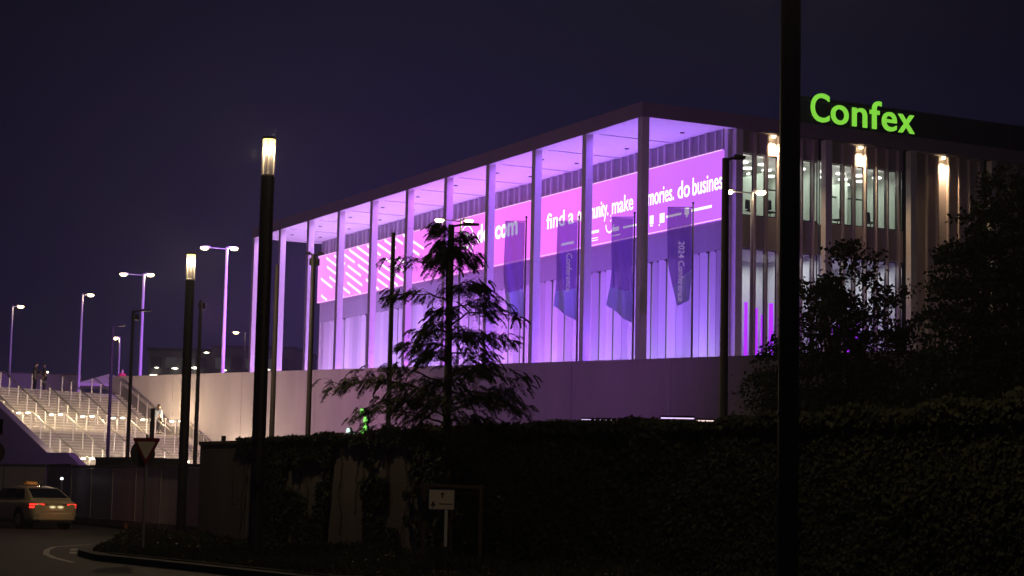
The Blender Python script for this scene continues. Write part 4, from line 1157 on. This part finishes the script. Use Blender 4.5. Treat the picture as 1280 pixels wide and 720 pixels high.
for k,(x,y,lb,hh) in enumerate([(-12.75,67.6,'thin shiny steel rod by the hoarding, left of the second glowing column lamp',1.45),(-12.52,67.2,'second thin shiny steel rod right beside the first at the hoarding',1.35),(-11.2,65.4,'thin steel rod leaning right at the hoarding near the lamp column foot',1.2)]):
    q = thing('steel_rod', lb, 'rod', (x,y,.12)); obj('rod_shaft', MB().bar((0,0,0),(.02,0,hh),.022,.022,10), m_steel, q)
    obj('rod_foot', MB().lathe([(0,0),(.09,0),(.09,.04),(0,.05)], (0,0,0), 12), m_darkpole, q)

# ================================================================== BEHIND THE IVY: RAILING, LIT-EDGE BOXES, GREEN DISCS
rl = thing('dark_railing', 'low dark railing between the ivy and the retaining wall', 'railing', (1.2,62,0))
obj('screen_panel', MB().box(0,7.2,-.02,.02,.3,3.78), m_darkroof, rl)
for i in range(7): obj('post', MB().box(i*1.15,i*1.15+.05,-.05,-.021,.01,3.95), m_galv, rl)
obj('top_rail', MB().box(0,7.2,-.06,.04,3.93,3.98), m_galv, rl)
for i,(x0,x1,y,zt,lb) in enumerate([(2.63,3.72,69.5,4.30,'dark box with thin violet light edge, leftmost of three over the ivy'),(4.75,5.74,60,4.04,'dark box with long violet light edge, middle of three over the ivy'),(5.88,6.4,60.3,3.99,'short dark box with warm light edge, rightmost of three over the ivy')]):
    k = thing('light_edged_box', lb, 'kiosk', (x0,y,0), R(-4), 'dark flat boxes with a lit upper edge')
    obj('box_body', MB().box(0,x1-x0,0,1.6,.01,zt), m_darkroof, k, bevel=.01)
    obj('light_edge', MB().box(-.02,x1-x0+.02,-.04,-.003,zt-.045,zt-.01), e_strip if i < 2 else emit('warm_light_strip',(1,.72,.7),1.3), k)
    obj('roof_lid', MB().box(-.04,x1-x0+.04,-.06,1.66,zt+.002,zt+.05), m_darkroof, k)
gd = thing('disc_light_stand', 'dark stand carrying glowing green and white discs, low left of the feathery tree', 'light stand', (-5.62,75,0))
obj('stand_post', MB().bar((.0,.12,0),(.0,.12,4.75),.035), m_darkpole, gd)
obj('stand_arm', MB().bar((-.62,.12,3.74),(.3,.12,3.74),.02), m_darkpole, gd)
for (dx,z,rr,g_) in ((-.04,4.60,.15,1),(.10,4.27,.15,1),(.09,3.96,.14,1),(-.02,3.77,.13,1),(-.56,3.85,.13,0),(-.38,3.71,.11,0),(.27,3.76,.12,0),(-.16,3.72,.06,0)):
    c = obj('disc_housing', MB().lathe([(0,0),(rr+.02,0),(rr+.02,.09),(0,.10)], (0,0,0), 20), m_darkpole, gd); c.location = (dx,0,z); c.rotation_euler = (R(90),R(0),R(48))
    c.rotation_euler = (R(90), 0, R(-50))
    f_ = obj('glowing_disc', MB().lathe([(0,-.006),(rr,-.004),(rr,-.001),(0,-.001)], (0,0,0), 20), e_green if g_ else e_whited, c)
    f_.location = (0,0,.108)

# ================================================================== FAR BUILDINGS
def far_building(x, y, w_, d_, h, rot, label, rows, lit):
    t = thing('far_building', label, 'building', (x,y,0), rot)
    obj('building_wall', MB().box(0,w_,0,d_,.01,h), m_farbld, t)
    obj('roof_edge', MB().box(-.2,w_+.2,-.2,d_+.2,h+.002,h+.35), m_roof, t)
    for z in rows:
        n = int(w_/1.7)
        for i in range(n):
            obj('window', MB().box(.3+i*1.7,1.55+i*1.7,-.05,-.003,z,z+1.2), e_fardim if (i*7+int(z)) % 3 else m_dglass, t)
    for (lx,lz,lr) in lit:
        obj('outdoor_light', MB().lathe([(0,-.3*lr),(lr,0),(0,.3*lr)], (lx,-.5,lz), 12), e_far, t)
    return t
far_building(-41.5,220,8.3,14,16.9,R(-3),'distant low dark building with dim windows and round lights, left of the smaller glowing column', (15.0,12.9), [(1.1,14.95,.28),(3.2,14.9,.42),(5.5,15.0,.48),(.6,14.1,.32),(1.0,14.12,.22),(4.7,14.3,.32)])
far_building(-32.6,210,9.0,14,16.6,R(-4),'distant dark building with few lights between lamp mast and hall', (14.4,), [(-.6,16.1,.34),(1.4,14.2,.36),(4.6,14.4,.28),(6.2,14.35,.34)])
far_building(-47,262,8.6,16,19.4,R(-3),'farthest grey block barely visible above the other distant building', (), [])
# wall-mounted lights on the plaza back wall seen between masts
pl_ = thing('plaza_wall_light', 'small white lamp on the plaza back wall just right of the two people', 'lamp', (-41.0,169.6,11.3))
obj('lamp_glass', MB().lathe([(0,-.12),(.22,-.06),(.22,.06),(0,.12)], (0,0,0), 12), e_far, pl_); obj('bracket', MB().bar((0,0,-.1),(0,.1,-.3),.03), m_darkpole, pl_)

# ================================================================== TAXI
def taxi():
    t = thing('taxi', 'ivory taxi saloon seen from behind with red tail lights on', 'car', (-17.13,68.75,.006), R(40))
    st = [(-2.36,.66,.40,.74,.80),(-2.30,.80,.30,.88,.93),(-2.12,.88,.25,.96,1.03),(-1.75,.915,.22,.97,1.06),(-1.0,.925,.20,.96,1.03),(0,.93,.20,.94,1.0),(.9,.925,.20,.92,.97),(1.25,.92,.2,.90,.96),(1.7,.90,.22,.84,.90),(2.1,.84,.26,.72,.78),(2.32,.66,.34,.60,.64)]
    mb = MB(); ring_ = []
    for (y,hw,zl,zb,zt_) in st:
        half = [(0,zl),(hw*.80,zl),(hw*.97,zl+.08),(hw,zl+.24),(hw*.99,zb-.10),(hw*.95,zb),(hw*.72,zt_),(0,zt_+.01)]
        full = [(x_,z_) for x_,z_ in half] + [(-x_,z_) for x_,z_ in reversed(half[1:-1])]
        ring_.append([(x_,y,z_) for x_,z_ in full])
    n = len(ring_[0]); vs = [v for r_ in ring_ for v in r_]; fs = []
    for i in range(len(ring_)-1):
        for j in range(n): fs.append((i*n+j, i*n+(j+1) % n, (i+1)*n+(j+1) % n, (i+1)*n+j))
    fs += [tuple(range(n)), tuple(reversed(range((len(ring_)-1)*n, len(ring_)*n)))]
    mb.add(vs, fs)
    b = obj('body', mb, m_taxi, t, smooth=True); s_ = b.modifiers.new('sub','SUBSURF'); s_.levels = 2; s_.render_levels = 2
    # roof and pillars
    prof = [(-1.98,1.02,.76),(-1.55,1.26,.68),(-1.18,1.415,.60),(-.5,1.475,.595),(.15,1.455,.59),(.55,1.36,.61),(1.22,.97,.74)]
    mb = MB(); vs = []; 
    for (y,z,hw) in prof: vs += [(-hw,y,z),(hw,y,z)]
    for (y,z,hw) in prof: vs += [(-.80,y,.95),(.80,y,.95)]
    m_ = len(prof); fs = []
    for i in range(m_-1):
        a = 2*i; fs.append((a,a+1,a+3,a+2)); fs.append((a,a+2,2*m_+a+2,2*m_+a)); fs.append((a+1,2*m_+a+1,2*m_+a+3,a+3))
    fs += [(0,2*m_,2*m_+1,1),(2*m_-2,2*m_-1,4*m_-1,4*m_-2)]
    obj('roof', mb.add(vs, fs), m_taxi, t, bevel=.03, smooth=True)
    def quad(nm, pts, m, off):
        P_ = [Vector(p) for p in pts]; nn = (P_[1]-P_[0]).cross(P_[2]-P_[0]).normalized()*off
        mb = MB(); q = [p+nn for p in P_]; mb.add([tuple(p) for p in P_]+[tuple(p) for p in q], [(0,1,2,3),(4,5,6,7),(0,1,5,4),(1,2,6,5),(2,3,7,6),(3,0,4,7)])
        return obj(nm, mb, m, t)
    quad('rear_window', [(-.66,-1.90,1.07),(.66,-1.90,1.07),(.55,-1.30,1.375),(-.55,-1.30,1.375)], m_dglass, .02)
    quad('windscreen', [(.66,1.12,1.035),(-.66,1.12,1.035),(-.55,.62,1.33),(.55,.62,1.33)], m_dglass, .02)
    for s in (-1,1):
        def sd(y,z): 
            f = (z-.95)/(1.44-.95); return (s*(.815-.20*f), y, z)
        for y0,y1,y2,y3 in ((-1.52,-.78,-.78,-1.22),(-.70,.22,.22,-.70),(.28,.95,.42,.28)):
            P_ = [sd(y0,1.03),sd(y1,1.03),sd(y2,1.37),sd(y3,1.37)]
            if s > 0: P_ = [P_[0],P_[1],P_[2],P_[3]]
            else: P_ = [P_[3],P_[2],P_[1],P_[0]]
            quad('side_window', P_, m_dglass, .02)
        for i,(zz_,hh) in enumerate(((.845,.05),(.755,.06))):
            tl = obj('tail_light' , MB().prism([(s*.44,-2.36+.02),(s*.80,-2.275),(s*.885,-2.10),(s*.85,-2.08),(s*.76,-2.23),(s*.44,-2.30)], 'z', zz_-hh/2, zz_+hh/2), e_tail, t)
        obj('tail_light_lens', MB().prism([(s*.42,-2.325),(s*.78,-2.255),(s*.87,-2.07),(s*.80,-2.0),(s*.42,-2.2)], 'z', .70, .885), mat('red_lens',(.22,.01,.01),.15), t)
        obj('wing_mirror', MB().box(s*.98-.09,s*.98+.09,.72,.84,.98,1.11), m_taxi, t, bevel=.03)
        for y in (-1.38,1.42):
            wl = obj('wheel', MB().bar((s*.72,y,.32),(s*.935,y,.32),.325,.325,28), m_rubber, t)
            obj('rim', MB().bar((s*.93,y,.32),(s*.948,y,.32),.21,.19,24), m_steel, wl)
            ac = obj('wheel_arch', MB().bar((s*.70,y,.37),(s*.928,y,.37),.385,.385,28), m_rubber, t)
        for y in (-.95,.05): obj('door_handle', MB().box(s*.93-.012,s*.93+.012,y,y+.16,.86,.89), m_steel, t)
        obj('reflector', MB().box(s*.62-.09,s*.62+.09,-2.335,-2.31,.47,.50), m_red, t)
    obj('boot_strip', MB().box(-.42,.42,-2.385,-2.35,.86,.885), m_steel, t)
    obj('bumper', MB().prism([(-.80,-2.24),(-.62,-2.37),(.62,-2.37),(.80,-2.24),(.80,-2.1),(-.80,-2.1)], 'z', .30,.58), m_taxi, t, bevel=.05)
    obj('bumper_shadow_gap', MB().box(-.6,.6,-2.36,-2.2,.22,.30), m_rubber, t)
    obj('licence_plate', MB().box(-.26,.26,-2.385,-2.372,.64,.75), m_signface, t)
    for s in (-1,1): obj('plate_light', MB().lathe([(0,-.045),(.10,-.01),(.10,.02),(0,.045)], (s*.15,-2.39,.76), 10), e_plate, t)
    rsn = obj('roof_sign', MB().prism([(-.30,1.50),(.30,1.50),(.22,1.64),(-.22,1.64)], 'y', -.40,-.24), mat('amber_sign_box',(.42,.24,.08),.4), t, bevel=.02)
    text('sign_text', 'TAXI', .13, rsn, (-.19,-.415,1.525), (R(90),0,0), emit('amber_print',(1,.38,.10),.5), .002, width=.38)
    obj('aerial', MB().prism([(-.02,1.43),(.02,1.43),(.01,1.53),(-.01,1.53)], 'y', -1.2,-1.08), m_black, t)
    add_light('POINT','tail_glow',(0,-2.9,.6),.5,(1,.06,.03),t,.2)
    return t
taxi()

# ================================================================== NIGHT HAZE
hz = MB().box(-330,330,-30,430,-1.0,40)
ho_ = obj('haze', hz, None); prop(ho_, 'thin night haze glowing around the lamps and the lit hall', 'haze', kind='stuff')
mh = bpy.data.materials.new('night_haze'); mh.use_nodes = True; n_ = mh.node_tree; n_.nodes.clear()
oo = n_.nodes.new('ShaderNodeOutputMaterial'); pv = n_.nodes.new('ShaderNodeVolumePrincipled')
pv.inputs['Color'].default_value = (.82,.84,1.0,1); pv.inputs['Density'].default_value = HAZE; pv.inputs['Anisotropy'].default_value = .35
n_.links.new(pv.outputs[0], oo.inputs['Volume']); ho_.data.materials.append(mh)
